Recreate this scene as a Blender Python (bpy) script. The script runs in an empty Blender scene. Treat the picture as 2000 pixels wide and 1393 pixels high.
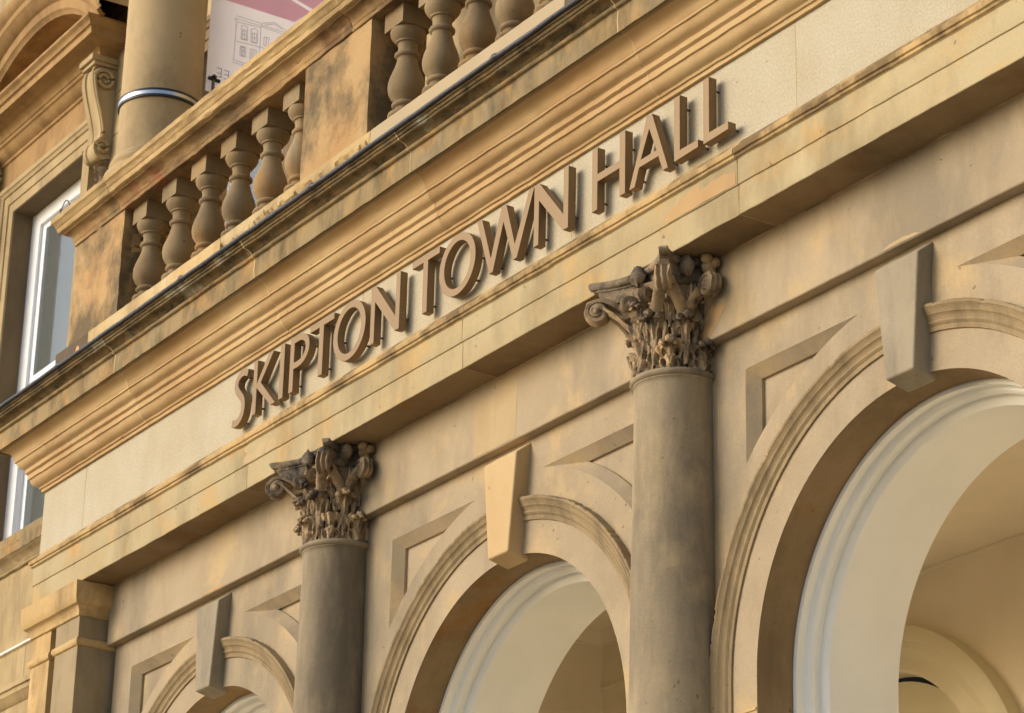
import bpy, bmesh, math, random
from math import sin, cos, pi, sqrt, atan2, radians
from mathutils import Vector, Matrix, noise
from mathutils.geometry import tessellate_polygon

random.seed(7)
sc = bpy.context.scene
col = sc.collection
ZO = 1.6                       # eye height above the pavement; all heights below are measured from the eye

# ------------------------------------------------------------------ camera
cam_d = bpy.data.cameras.new('camera'); cam = bpy.data.objects.new('camera', cam_d); col.objects.link(cam)
sc.camera = cam
A, B, Cc = -0.3846431, 0.9957636, 0.0231581
Rx = Matrix(((1, 0, 0), (0, cos(A), -sin(A)), (0, sin(A), cos(A))))
Ry = Matrix(((cos(B), 0, sin(B)), (0, 1, 0), (-sin(B), 0, cos(B))))
Rz = Matrix(((cos(Cc), -sin(Cc), 0), (sin(Cc), cos(Cc), 0), (0, 0, 1)))
Rm = Rz @ Rx @ Ry
def cv(r): return Vector((Rm[r][0], Rm[r][2], -Rm[r][1]))
right, down, fwd = cv(0), cv(1), cv(2)
mw = Matrix((right, -down, -fwd)).transposed().to_4x4()
mw.translation = Vector((0, 0, ZO))
cam.matrix_world = mw
cam_d.sensor_width = 36; cam_d.lens = 5455.2 / 2000 * 36
cam_d.clip_start = .1; cam_d.clip_end = 500
cam_d.dof.use_dof = True; cam_d.dof.focus_distance = 13.5; cam_d.dof.aperture_fstop = 9

# ------------------------------------------------------------------ light
w = bpy.data.worlds.new('World'); sc.world = w; w.use_nodes = True
nt = w.node_tree; nt.nodes.clear()
sky = nt.nodes.new('ShaderNodeTexSky'); sky.sky_type = 'NISHITA'; sky.sun_disc = False
SUN_EL, SUN_AZ = radians(22), radians(208)
sky.sun_elevation = SUN_EL; sky.sun_rotation = SUN_AZ
sky.air_density = 1.0; sky.dust_density = 2.5; sky.ozone_density = 1.0
bg = nt.nodes.new('ShaderNodeBackground'); bg.inputs[1].default_value = .15
out = nt.nodes.new('ShaderNodeOutputWorld')
nt.links.new(sky.outputs[0], bg.inputs[0]); nt.links.new(bg.outputs[0], out.inputs[0])
sd = bpy.data.lights.new('sun', 'SUN'); sd.energy = 1.12; sd.angle = radians(36); sd.color = (1, .99, .965)
so = bpy.data.objects.new('sun', sd); col.objects.link(so)
sv = Vector((sin(SUN_AZ) * cos(SUN_EL), cos(SUN_AZ) * cos(SUN_EL), sin(SUN_EL)))
so.rotation_euler = sv.to_track_quat('Z', 'Y').to_euler(); so.location = (-8, -20, 30)
sc.view_settings.view_transform = 'Standard'; sc.view_settings.look = 'None'
sc.view_settings.exposure = 0.47; sc.view_settings.gamma = 1; sc.view_settings.use_curve_mapping = False

# ------------------------------------------------------------------ materials
def srgb(r, g, b):
    f = lambda c: (c / 255 / 12.92) if c / 255 <= .04045 else ((c / 255 + .055) / 1.055) ** 2.4
    return (f(r), f(g), f(b), 1)
def stone(name, c1, c2, dark=(70, 62, 50), dk=.25, sc1=1.6, grain=.10, bump=.25, streak=(1.0, 1.0, .35), fine=140, rand=.10,
          patch=None, pk=.0, rough=.88, dscale=3.0, bscale=45, dl=(.46, .68)):
    m = bpy.data.materials.new(name); m.use_nodes = True; n = m.node_tree.nodes; l = m.node_tree.links
    bs = n['Principled BSDF']; bs.inputs['Roughness'].default_value = rough
    bs.inputs['Specular IOR Level'].default_value = .25
    geo = n.new('ShaderNodeNewGeometry'); oi = n.new('ShaderNodeObjectInfo')
    ofs = n.new('ShaderNodeVectorMath'); ofs.operation = 'MULTIPLY_ADD'
    cx = n.new('ShaderNodeCombineXYZ'); l.new(oi.outputs['Random'], cx.inputs[0]); l.new(oi.outputs['Random'], cx.inputs[2])
    ofs.inputs[1].default_value = (9, 9, 9); l.new(cx.outputs[0], ofs.inputs[0]); l.new(geo.outputs['Position'], ofs.inputs[2])
    def nz(scale, det, rgh, stretch=None, src=None):
        t = n.new('ShaderNodeTexNoise'); t.inputs['Scale'].default_value = scale; t.inputs['Detail'].default_value = det; t.inputs['Roughness'].default_value = rgh
        s = src or ofs.outputs[0]
        if stretch:
            mp = n.new('ShaderNodeMapping'); mp.inputs['Scale'].default_value = stretch; l.new(s, mp.inputs[0]); s = mp.outputs[0]
        l.new(s, t.inputs['Vector']); return t.outputs[0]
    def ramp(src, a, b, v0=0, v1=1):
        r = n.new('ShaderNodeMapRange'); r.inputs[1].default_value = a; r.inputs[2].default_value = b; r.inputs[3].default_value = v0; r.inputs[4].default_value = v1
        l.new(src, r.inputs[0]); return r.outputs[0]
    def mix(f, a, b, mode='MIX'):
        x = n.new('ShaderNodeMix'); x.data_type = 'RGBA'; x.blend_type = mode
        for s, v in ((x.inputs[0], f), (x.inputs[6], a), (x.inputs[7], b)):
            if hasattr(v, 'links') or hasattr(v, 'is_linked'): l.new(v, s)
            else: s.default_value = v
        return x.outputs[2]
    base = mix(ramp(nz(sc1, 5, .6), .36, .64), srgb(*c1), srgb(*c2))
    if patch: base = mix(ramp(nz(2.6, 6, .65), .60 - pk * .25, .66), base, srgb(*patch))
    dmask = ramp(nz(dscale, 7, .68, streak), dl[0], dl[1], 0, dk)
    base = mix(dmask, base, srgb(*dark))
    spots = ramp(nz(22, 2, .5), .735, .765, 0, .55 if dk > 0 else 0)
    base = mix(spots, base, srgb(90, 66, 44))
    base = mix(ramp(nz(48, 3, .6), .70, .76, 0, .5 if grain > .1 else .25), base, srgb(min(255, c1[0] + 34), min(255, c1[1] + 34), min(255, c1[2] + 34)))
    g = ramp(nz(fine, 4, .7), .25, .75, 1 - grain, 1 + grain)
    rv = ramp(oi.outputs['Random'], 0, 1, 1 - rand, 1 + rand * .6)
    mu = n.new('ShaderNodeMath'); mu.operation = 'MULTIPLY'; l.new(g, mu.inputs[0]); l.new(rv, mu.inputs[1])
    vm = n.new('ShaderNodeVectorMath'); vm.operation = 'SCALE'; l.new(base, vm.inputs[0]); l.new(mu.outputs[0], vm.inputs['Scale'])
    l.new(vm.outputs[0], bs.inputs['Base Color'])
    b1 = n.new('ShaderNodeBump'); b1.inputs['Strength'].default_value = bump; b1.inputs['Distance'].default_value = .006
    l.new(nz(bscale, 8, .72), b1.inputs['Height'])
    b2 = n.new('ShaderNodeBump'); b2.inputs['Strength'].default_value = bump * .8; b2.inputs['Distance'].default_value = .02
    l.new(nz(7, 4, .6), b2.inputs['Height']); l.new(b1.outputs[0], b2.inputs['Normal']); l.new(b2.outputs[0], bs.inputs['Normal'])
    return m
def plain(name, c, rough=.5, metal=0, bump=0, var=.0, vscale=3, spec=.5):
    m = bpy.data.materials.new(name); m.use_nodes = True; n = m.node_tree.nodes; l = m.node_tree.links
    bs = n['Principled BSDF']; bs.inputs['Roughness'].default_value = rough; bs.inputs['Metallic'].default_value = metal
    bs.inputs['Specular IOR Level'].default_value = spec
    geo = n.new('ShaderNodeNewGeometry'); t = n.new('ShaderNodeTexNoise'); t.inputs['Scale'].default_value = vscale; t.inputs['Detail'].default_value = 6
    l.new(geo.outputs['Position'], t.inputs['Vector'])
    mr = n.new('ShaderNodeMapRange'); mr.inputs[1].default_value = .3; mr.inputs[2].default_value = .7; mr.inputs[3].default_value = 1 - var; mr.inputs[4].default_value = 1 + var
    l.new(t.outputs[0], mr.inputs[0]); vm = n.new('ShaderNodeVectorMath'); vm.operation = 'SCALE'
    vm.inputs[0].default_value = srgb(*c)[:3]; l.new(mr.outputs[0], vm.inputs['Scale']); l.new(vm.outputs[0], bs.inputs['Base Color'])
    if bump:
        t2 = n.new('ShaderNodeTexNoise'); t2.inputs['Scale'].default_value = 30; t2.inputs['Detail'].default_value = 6; l.new(geo.outputs['Position'], t2.inputs['Vector'])
        b = n.new('ShaderNodeBump'); b.inputs['Strength'].default_value = bump; b.inputs['Distance'].default_value = .01
        l.new(t2.outputs[0], b.inputs['Height']); l.new(b.outputs[0], bs.inputs['Normal'])
    return m

M = {}
M['frieze'] = stone('pale_frieze_stone', (186, 177, 154), (180, 167, 140), dark=(162, 144, 110), dk=.35, grain=.22, bump=.3, fine=80, rand=.05)
M['bed'] = stone('honey_cornice_stone', (196, 168, 122), (186, 152, 106), dark=(148, 118, 78), dk=.55, grain=.09, bump=.18, rand=.06, streak=(.4, 1, 1))
M['corona'] = stone('weathered_cornice_stone', (148, 132, 100), (160, 136, 94), dark=(88, 76, 54), dk=.9, grain=.14, bump=.5, sc1=5, streak=(1, 1, .4), patch=(182, 144, 90), pk=.35, dscale=4, dl=(.44, .66))
M['lichen'] = stone('lichen_covered_stone', (104, 90, 62), (128, 104, 66), dark=(34, 32, 24), dk=.98, grain=.3, bump=1.0, sc1=9, dscale=9, streak=(.6, 1, 1), patch=(150, 146, 126), pk=.1)
M['arch'] = stone('architrave_stone', (184, 168, 130), (176, 157, 118), dark=(122, 110, 84), dk=.6, grain=.11, bump=.28, patch=(196, 160, 104), pk=.35, rand=.10, dscale=2.2, dl=(.46, .68))
M['taenia'] = stone('worn_fillet_stone', (200, 168, 116), (186, 158, 110), dark=(96, 78, 54), dk=.8, grain=.1, bump=.5, sc1=3, dscale=2.6, dl=(.46, .60))
M['wall'] = stone('grey_brown_wall_stone', (174, 156, 128), (160, 143, 115), dark=(118, 110, 94), dk=.65, grain=.13, bump=.28, patch=(184, 160, 120), pk=.3, rand=.05, dscale=1.2, dl=(.47, .64))
M['mould'] = stone('brown_moulding_stone', (156, 136, 102), (142, 122, 90), dark=(90, 78, 58), dk=.75, grain=.12, bump=.35, dscale=4)
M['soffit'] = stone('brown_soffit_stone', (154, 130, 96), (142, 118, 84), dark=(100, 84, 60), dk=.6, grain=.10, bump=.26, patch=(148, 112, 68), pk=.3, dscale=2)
M['shaft'] = stone('column_stone', (160, 144, 116), (142, 128, 104), dark=(100, 91, 76), dk=.85, grain=.15, bump=.32, dscale=2.0, sc1=2.5, streak=(1, 1, .22), rand=.03, dl=(.44, .64), patch=(172, 152, 118), pk=.3)
M['ucol'] = stone('upper_column_stone', (184, 160, 120), (170, 148, 110), dark=(118, 100, 72), dk=.7, grain=.09, bump=.16, dscale=1.6, streak=(1, 1, .6))
M['pier'] = stone('orange_pier_stone', (184, 154, 108), (180, 142, 94), dark=(98, 86, 64), dk=.92, grain=.16, bump=.65, sc1=3.2, dscale=1.9, streak=(1, 1, .8), dl=(.44, .60))
M['rail'] = stone('handrail_stone', (178, 148, 100), (158, 122, 80), dark=(82, 66, 46), dk=.8, grain=.12, bump=.5, sc1=4, dscale=3, patch=(160, 104, 66), pk=.3, streak=(.5, 1, 1), dl=(.44, .64))
M['railtop'] = stone('handrail_top_stone', (192, 164, 116), (178, 148, 100), dark=(98, 80, 54), dk=.6, grain=.1, bump=.4, sc1=4, streak=(.5, 1, 1))
M['bal'] = stone('baluster_stone', (152, 134, 102), (142, 120, 88), dark=(96, 86, 66), dk=.65, grain=.10, bump=.25, rand=.12, patch=(162, 128, 84), pk=.25)
M['plnew'] = stone('new_plinth_stone', (178, 160, 128), (172, 154, 124), dk=.05, grain=.05, bump=.1)
M['plold'] = stone('eroded_plinth_stone', (196, 174, 130), (188, 158, 106), dark=(128, 104, 72), dk=.6, grain=.14, bump=1.0, bscale=30)
M['plgrey'] = stone('grey_plinth_stone', (110, 92, 70), (96, 82, 64), dk=.4, grain=.1, bump=.3)
M['putty'] = stone('orange_putty', (214, 160, 112), (206, 154, 108), dk=.0)
M['key_grey'] = stone('grey_keystone', (160, 148, 124), (150, 138, 114), dark=(116, 108, 94), dk=.65, grain=.10, bump=.25, dscale=4)
M['key_new'] = stone('new_keystone', (204, 178, 134), (198, 168, 122), dark=(170, 138, 94), dk=.6, grain=.07, bump=.16)
M['pil'] = stone('pilaster_stone', (198, 166, 112), (182, 154, 108), dark=(118, 94, 62), dk=.7, grain=.09, bump=.3, patch=(216, 182, 128), pk=.25)
M['pil2'] = stone('pilaster_shaft_stone', (164, 146, 114), (152, 134, 102), dark=(104, 90, 66), dk=.5, grain=.10, bump=.25)
M['mortar'] = stone('pale_mortar', (208, 184, 138), (198, 170, 124), dk=.3, grain=.12, bump=.4)
M['cap'] = stone('sooty_capital_stone', (168, 144, 110), (144, 124, 96), dark=(62, 58, 54), dk=.92, grain=.2, bump=.45, sc1=6, dscale=7, streak=(1, 1, 1), patch=(190, 160, 118), pk=.3, dl=(.47, .64))
M['capb'] = stone('sooty_abacus_stone', (146, 130, 106), (120, 109, 92), dark=(52, 52, 54), dk=.95, grain=.2, bump=.9, sc1=6, dscale=6, streak=(1, 1, 1), patch=(186, 156, 116), pk=.3, dl=(.46, .62))
M['main'] = stone('main_wall_stone', (184, 162, 120), (170, 148, 108), dark=(116, 98, 70), dk=.65, grain=.08, bump=.2, rand=.08)
M['hood'] = stone('window_hood_stone', (178, 144, 96), (160, 128, 84), dark=(108, 82, 52), dk=.6, grain=.07, bump=.2)
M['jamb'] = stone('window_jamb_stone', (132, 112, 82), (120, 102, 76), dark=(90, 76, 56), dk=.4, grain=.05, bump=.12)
M['letter'] = plain('bronze_paint', (134, 111, 80), rough=.5, var=.03, spec=.2, metal=.25)
M['pin'] = plain('steel_pin', (120, 110, 100), rough=.4, metal=.8)
M['lead'] = plain('lead_sheet', (58, 61, 70), rough=.55, metal=.15, bump=.8, var=.35, vscale=6)
M['cream'] = plain('cream_paint', (244, 242, 232), rough=.42, bump=.10, var=.04)
M['cream2'] = plain('cream_ceiling_paint', (240, 226, 198), rough=.6, bump=.08, var=.04)
M['cream3'] = plain('cream_door_paint', (230, 218, 182), rough=.5, bump=.2, var=.04)
M['white'] = plain('white_window_paint', (238, 240, 242), rough=.4, var=.02)
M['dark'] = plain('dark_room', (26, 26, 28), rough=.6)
M['black'] = plain('black_rubber', (26, 27, 30), rough=.5)
M['steel'] = plain('polished_steel', (196, 196, 198), rough=.35, metal=1)
M['blind'] = plain('pale_blind', (130, 128, 106), rough=.7, var=.05)
M['banner'] = plain('pale_banner', (250, 246, 250), rough=.6, var=.02)
M['pink'] = plain('pink_print', (238, 192, 208), rough=.6, var=.03)
M['ink'] = plain('grey_ink', (196, 198, 212), rough=.6)
M['red'] = plain('red_wire', (150, 40, 50), rough=.5)
M['ground'] = stone('pale_paving', (154, 144, 126), (146, 136, 120), dk=.2, grain=.08, bump=.2, sc1=.4)
M['bouncefloor'] = stone('pale_bounce_floor', (214, 204, 182), (206, 196, 172), dk=.15, grain=.06, bump=.15)  # kept very pale to throw light up at the porch ceiling
gm = bpy.data.materials.new('window_glass'); gm.use_nodes = True
g = gm.node_tree.nodes['Principled BSDF']; g.inputs['Base Color'].default_value = (.55, .6, .58, 1); g.inputs['Roughness'].default_value = .03
g.inputs['Transmission Weight'].default_value = .85; g.inputs['IOR'].default_value = 1.45
M['glass'] = gm

def cloth(m):
    nt = m.node_tree; bs = nt.nodes['Principled BSDF']; tr = nt.nodes.new('ShaderNodeBsdfTranslucent'); mx = nt.nodes.new('ShaderNodeMixShader'); mx.inputs[0].default_value = .5
    nt.links.new(bs.inputs['Base Color'].links[0].from_socket, tr.inputs['Color'])
    nt.links.new(bs.outputs[0], mx.inputs[1]); nt.links.new(tr.outputs[0], mx.inputs[2]); nt.links.new(mx.outputs[0], nt.nodes['Material Output'].inputs['Surface'])
for k_ in ('banner', 'pink'): cloth(M[k_])
# ------------------------------------------------------------------ helpers
def thing(name, label, cat, base, group=None):
    o = bpy.data.objects.new(name, None); col.objects.link(o); o.location = (base[0], base[1], base[2] + ZO)
    o.empty_display_size = .1
    o['label'] = label; o['category'] = cat; o['kind'] = 'thing'
    if group: o['group'] = group
    return o
def wpos(parent):
    v = Vector((0, 0, 0))
    while parent is not None: v += Vector(parent.location); parent = parent.parent
    return v
def mesh(name, verts, faces, mats, parent=None, smooth=None, label=None, midx=None, kind=None):
    off = wpos(parent)
    me = bpy.data.meshes.new(name)
    me.from_pydata([(v[0] - off.x, v[1] - off.y, v[2] + ZO - off.z) for v in verts], [], faces)
    if not isinstance(mats, (list, tuple)): mats = [mats]
    for m in mats: me.materials.append(M[m] if isinstance(m, str) else m)
    if midx: me.polygons.foreach_set('material_index', midx)
    bm = bmesh.new(); bm.from_mesh(me); bmesh.ops.recalc_face_normals(bm, faces=bm.faces); bm.to_mesh(me); bm.free()
    if smooth is not None:
        me.shade_smooth(); me.set_sharp_from_angle(angle=radians(smooth))
    o = bpy.data.objects.new(name, me); col.objects.link(o)
    if parent: o.parent = parent
    if label: o['label'] = label
    if kind: o['kind'] = kind
    return o
def tag(o, label, cat, group=None):
    o['label'] = label; o['category'] = cat
    if group: o['group'] = group
    return o
class G:
    def __init__(s): s.v = []; s.f = []; s.m = []
    def add(s, vs, fs, m=0):
        b = len(s.v); s.v += [tuple(v) for v in vs]; s.f += [tuple(i + b for i in f) for f in fs]; s.m += [m] * len(fs)
    def box(s, x0, x1, y0, y1, z0, z1, m=0):
        s.add([(x0, y0, z0), (x1, y0, z0), (x1, y1, z0), (x0, y1, z0), (x0, y0, z1), (x1, y0, z1), (x1, y1, z1), (x0, y1, z1)],
              [(0, 3, 2, 1), (4, 5, 6, 7), (0, 1, 5, 4), (1, 2, 6, 5), (2, 3, 7, 6), (3, 0, 4, 7)], m)
    def build(s, name, mats, parent=None, smooth=None, label=None, kind=None):
        return mesh(name, s.v, s.f, mats, parent, smooth, label, s.m, kind)
def bevelled(o, wd=.004, seg=2):
    md = o.modifiers.new('bevel', 'BEVEL'); md.width = wd; md.segments = seg; md.limit_method = 'ANGLE'; return o
def nz3(x, y, z, f, seed=0): return noise.noise(Vector((x * f + seed, y * f - seed, z * f + seed * .5)))
def loft(rings, closed=True, caps=True):
    """rings: list of equal-length point lists -> verts, faces"""
    n = len(rings[0]); v = [p for r in rings for p in r]; f = []
    for i in range(len(rings) - 1):
        for j in range(n if closed else n - 1):
            k = (j + 1) % n
            f.append((i * n + j, i * n + k, (i + 1) * n + k, (i + 1) * n + j))
    if caps and closed:
        f.append(tuple(range(n))[::-1]); f.append(tuple((len(rings) - 1) * n + j for j in range(n)))
    return v, f
def run(name, prof, Y0, xa, xb, mats, parent, step=.035, amp=.0015, freq=9, left_return=None, smooth=28, back=.3, chips=0, label=None, seed=0, under=None):
    """extrude a profile of (projection, height, material index) along X, optionally turning the left corner to run back to left_return"""
    st = []
    n = max(2, int((xb - xa) / step))
    if left_return:
        m = 12
        st += [(xa, left_return + (Y0 - left_return) * i / m, -1, 0) for i in range(m)]
        st += [(xa, Y0, -1, -1)]
        st += [(xa + (xb - xa) * i / n, Y0, 0, -1) for i in range(1, n + 1)]
    else:
        st += [(xa + (xb - xa) * i / n, Y0, 0, -1) for i in range(n + 1)]
    P = list(prof) + [(-back, prof[-1][1], 0), (-back, prof[0][1], 0)]
    rings = []
    for (x, y, nx, ny) in st:
        r = []
        for k, (p, z, _) in enumerate(P):
            if k < len(prof):
                d = amp * nz3(x, z * 3, y, freq, seed) + amp * .8 * nz3(x, z * 2, y, freq * 4, seed + 3)
                dz = amp * nz3(x, z * 5 + 7, y, freq * 1.7, seed + 9)
                if chips:
                    c = nz3(x, z * 6, y, 6, seed + 20)
                    if c > .36: d -= chips * min(1, (c - .36) * 8)
                p2, z2 = p + d, z + dz
            else: p2, z2 = p, z
            r.append((x + nx * p2, y + ny * p2, z2))
        rings.append(r)
    v, f = loft(rings)
    np_ = len(P); mi = []
    for i in range(len(rings) - 1):
        for j in range(np_): mi.append(P[j][2] if j != np_ - 1 or under is None else under)
    mi += [P[0][2], P[0][2]]
    mats = mats if isinstance(mats, (list, tuple)) else [mats]
    return mesh(name, v, f, mats, parent, smooth, label, mi)
def lathe(prof, cx, cy, seg=40, a0=0, a1=2 * pi, amp=0, seed=0):
    full = abs(a1 - a0 - 2 * pi) < 1e-6
    n = seg if full else seg + 1; v = []; f = []
    for (r, z) in prof:
        for j in range(n):
            a = a0 + (a1 - a0) * j / seg
            rr = r + (amp * nz3(cos(a) * .2, sin(a) * .2, z, 8, seed) if amp else 0)
            v.append((cx + rr * cos(a), cy + rr * sin(a), z))
    for i in range(len(prof) - 1):
        for j in range(seg if full else n - 1):
            k = (j + 1) % n
            f.append((i * n + j, i * n + k, (i + 1) * n + k, (i + 1) * n + j))
    return v, f
def tube(pts, rad, seg=8):
    rings = []
    for i, p in enumerate(pts):
        p = Vector(p); a = Vector(pts[max(0, i - 1)]); b = Vector(pts[min(len(pts) - 1, i + 1)]); t = (b - a).normalized()
        u = t.cross(Vector((0, 0, 1)));  u = u.normalized() if u.length > .01 else Vector((1, 0, 0)); wv = t.cross(u).normalized()
        r = rad[i] if isinstance(rad, (list, tuple)) else rad
        rings.append([tuple(p + u * r * cos(2 * pi * k / seg) + wv * r * sin(2 * pi * k / seg)) for k in range(seg)])
    return loft(rings)
def poly(pts2, holes=(), fn=None):
    loops = [pts2] + list(holes)
    allp = [p for l_ in loops for p in l_]
    tris = tessellate_polygon([[Vector((p[0], p[1], 0)) for p in l_] for l_ in loops])
    return [fn(p) for p in allp], [tuple(t) for t in tris]

# ------------------------------------------------------------------ ground
g_ = G(); g_.box(-120, 120, -120, 120, -1.9, -1.6); o = g_.build('ground', 'ground'); o['kind'] = 'structure'

# ------------------------------------------------------------------ entablature of the porch
XL, YF = -16.49, 7.0
XR = -3.0
ent = thing('porch_entablature', 'stone entablature of the porch with a honey coloured cornice above the town hall lettering', 'entablature', (-10, 7, 5.28))
CJ = [-14.94, -13.12, -11.41, -9.53, -7.7, -5.9, -4.1]
arc = lambda p0, z0, p1, z1, bulge, n=5: [(p0 + (p1 - p0) * t + bulge * sin(pi * t) * (z1 - z0) / max(1e-6, sqrt((p1 - p0) ** 2 + (z1 - z0) ** 2)), z0 + (z1 - z0) * t - bulge * sin(pi * t) * (p1 - p0) / max(1e-6, sqrt((p1 - p0) ** 2 + (z1 - z0) ** 2))) for t in [i / n for i in range(n + 1)]]
cp = [(0, 6.085, 0), (.018, 6.086, 0), (.020, 6.106, 0), (.030, 6.108, 0)]
cp += [(a, b, 0) for a, b in arc(.034, 6.120, .083, 6.176, .012)]
cp += [(.094, 6.179, 0), (.094, 6.213, 0), (.101, 6.216, 0), (.111, 6.222, 0), (.112, 6.250, 0)]
cp += [(a, b, 0) for a, b in arc(.116, 6.254, .160, 6.300, .010)]
cp += [(.170, 6.303, 0), (.170, 6.316, 0)]
cp += [(a, b, 0) for a, b in arc(.172, 6.318, .236, 6.386, -.018)]
cp += [(.243, 6.398, 1), (.262, 6.398, 1), (.264, 6.386, 1), (.270, 6.385, 1), (.272, 6.44, 1), (.270, 6.503, 1), (.274, 6.508, 1)]
cp += [(a, b, 1) for a, b in arc(.276, 6.508, .294, 6.522, .006, 3)]
cp += [(.290, 6.525, 1), (.292, 6.529, 2)]
cp += [(a, b, 2) for a, b in arc(.294, 6.529, .345, 6.552, -.006, 4)]
cp += [(.350, 6.556, 2), (.350, 6.566, 2), (.358, 6.568, 2), (.362, 6.582, 2), (.372, 6.584, 2), (.374, 6.600, 2), (.30, 6.612, 2)]
xs = [XL] + CJ + [XR]
for i in range(len(xs) - 1):
    a, b = xs[i], xs[i + 1]
    run('cornice_stone', cp, YF, a + (0 if i == 0 else .0035), b - .0035, ['bed', 'corona', 'lichen'], ent, amp=.0022, freq=7, left_return=9.62 if i == 0 else None, chips=.002, seed=i * 3.1, back=.6)
    if i: 
        mp_ = [(p + .0008, z, 0) for p, z, _ in cp]
        run('mortar_joint', mp_, YF, a - .004, a + .004, 'mortar', ent, step=.01, amp=.0012, back=.2)
FJ = [-15.84, -12.32, -10.29, -8.54, -6.6, -4.8]
xs = [XL] + FJ + [XR]
for i in range(len(xs) - 1):
    a, b = xs[i], xs[i + 1]
    pr = [(0, 5.63, 0), (0, 5.75, 0), (0, 5.9, 0), (0, 6.083, 0)]
    run('frieze_stone', pr, YF, a + (0 if i == 0 else .003), b - .003, 'frieze', ent, step=.08, amp=.0006, left_return=9.62 if i == 0 else None, back=.6, seed=i * 2.3)
    if i: run('mortar_joint', [(-.0015, 5.63, 0), (-.0015, 6.08, 0)], YF, a - .0045, a + .0045, 'mortar', ent, step=.01, amp=.0005, back=.2)
AJ = [-13.55, -11.24, -8.94, -6.6, -4.7]
xs = [XL] + AJ + [XR]
ap = [(.012, 5.284, 0), (.015, 5.287, 0), (.0155, 5.36, 0), (.015, 5.428, 0), (.022, 5.431, 0), (.023, 5.434, 0), (.024, 5.50, 0), (.025, 5.552, 0),
      (.032, 5.556, 1), (.040, 5.560, 1), (.041, 5.572, 1), (.050, 5.576, 1), (.052, 5.584, 1), (.052, 5.600, 1), (.046, 5.606, 1), (.030, 5.618, 1), (.012, 5.636, 1), (.003, 5.652, 1)]
for i in range(len(xs) - 1):
    a, b = xs[i], xs[i + 1]
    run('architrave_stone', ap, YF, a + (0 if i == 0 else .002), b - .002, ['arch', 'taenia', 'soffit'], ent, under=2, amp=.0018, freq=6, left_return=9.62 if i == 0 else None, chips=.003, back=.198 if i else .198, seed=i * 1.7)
    if i: run('mortar_joint', [(p - .003, z, 0) for p, z, _ in ap], YF, a - .0025, a + .0025, 'taenia', ent, step=.01, amp=.0005, back=.19)
# recessed face of the entablature between the columns
xs = [-15.76, -12.79, -9.69, -6.6, XR]
for i in range(4):
    run('inner_frieze_stone', [(-.004, 4.895, 0), (0, 4.900, 0), (0, 5.05, 0), (0, 5.20, 0), (0, 5.282, 0)], 7.2, xs[i] + .002, xs[i + 1] - .002, 'wall', ent, step=.06, amp=.0012, back=.5, seed=i)
# thin rough mortar bead where the soffit meets the recessed face
g_ = G(); v, f = tube([(x, 7.199, 5.284) for x in [-15.76 + .03 * k for k in range(420)]], [.004 + .0035 * nz3(k * .3, 0, 0, 3) for k in range(420)], 5); g_.add(v, f); g_.build('mortar_bead', 'taenia', ent)
# newer stone let into the old faces
def patch(pts, y, mat, label, par, th=.0012, wob=.004):
    q = []
    for i, p in enumerate(pts):
        a, c = Vector(p), Vector(pts[(i + 1) % len(pts)])
        for k in range(8):
            e_ = a + (c - a) * k / 8; q.append((e_.x + wob * nz3(e_.x, e_.y, y, 25), e_.y + wob * nz3(e_.x, e_.y, y + 3, 25)))
    n_ = len(q)
    v = [(p[0], y - th, p[1]) for p in q] + [(p[0], y + .004, p[1]) for p in q]
    mesh('stone_repair', v, [tuple(range(n_))] + [(i, (i + 1) % n_, n_ + (i + 1) % n_, n_ + i) for i in range(n_)], mat, par, label=label)
M['new1'] = stone('new_patch_stone', (186, 164, 126), (178, 156, 118), dark=(164, 140, 104), dk=.6, grain=.08, bump=.15)
M['new2'] = stone('ochre_patch', (190, 158, 112), (182, 150, 106), dark=(166, 128, 84), dk=.4, grain=.06, bump=.15)
patch([(-11.455, 5.20), (-11.05, 5.20), (-11.06, 4.903), (-11.452, 4.903)], 7.2, 'new1', 'pale rectangular patch above the middle keystone', ent, wob=.002)
patch([(-9.476, 5.072), (-9.322, 5.032), (-9.4, 4.944), (-9.46, 4.906), (-9.501, 4.906)], 7.2, 'new2', 'ochre patch beside the right capital', ent)
patch([(-8.246, 4.902), (-8.19, 4.918), (-8.10, 4.922), (-8.03, 4.914), (-7.986, 4.902)], 7.2, 'new1', 'small pale chip above the right keystone', ent)
patch([(-14.454, 4.903), (-14.393, 4.917), (-14.307, 4.925), (-14.17, 4.903)], 7.2, 'new2', 'small pale chip above the left keystone', ent)
patch([(-9.49, 5.546), (-8.955, 5.546), (-8.955, 5.436), (-9.46, 5.436)], 6.977, 'new2', 'ochre patch on the upper band of the architrave', ent, wob=.006)
patch([(-13.59, 5.547), (-13.20, 5.547), (-13.20, 5.434), (-13.59, 5.434)], 6.977, 'new1', 'pale block let into the architrave under the letter K', ent, wob=.001)
# lead flashing rolled over the front edge
pts, rad = [], []
lumps = [-2.0903 * 6.62, -1.8539 * 6.62, -1.5753 * 6.62, -1.39 * 6.62, -1.2 * 6.62, -2.35 * 6.62]
x = -17.1
while x < -6:
    lump = max([math.exp(-((x - q) / .022) ** 2) for q in lumps])
    pts.append((x, 6.617 - .002 * lump + .002 * nz3(x, 0, 0, 3), 6.604 + .003 * nz3(x, 1, 0, 4) + .003 * lump)); rad.append(.0125 + .0014 * nz3(x, 2, 0, 9) + .0075 * lump)
    x += .012
v, f = tube(pts, rad, 10)
g_ = G(); g_.add(v, f)
rr = [[(p[0], 6.617, p[2] + .011), (p[0], 6.617, p[2] + .005), (p[0], 6.95, p[2] + .02), (p[0], 6.95, p[2] + .026)] for p in pts[::4]]
v, f = loft(rr); g_.add(v, f)
fl = g_.build('lead_flashing', 'lead', ent, smooth=50)
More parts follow.
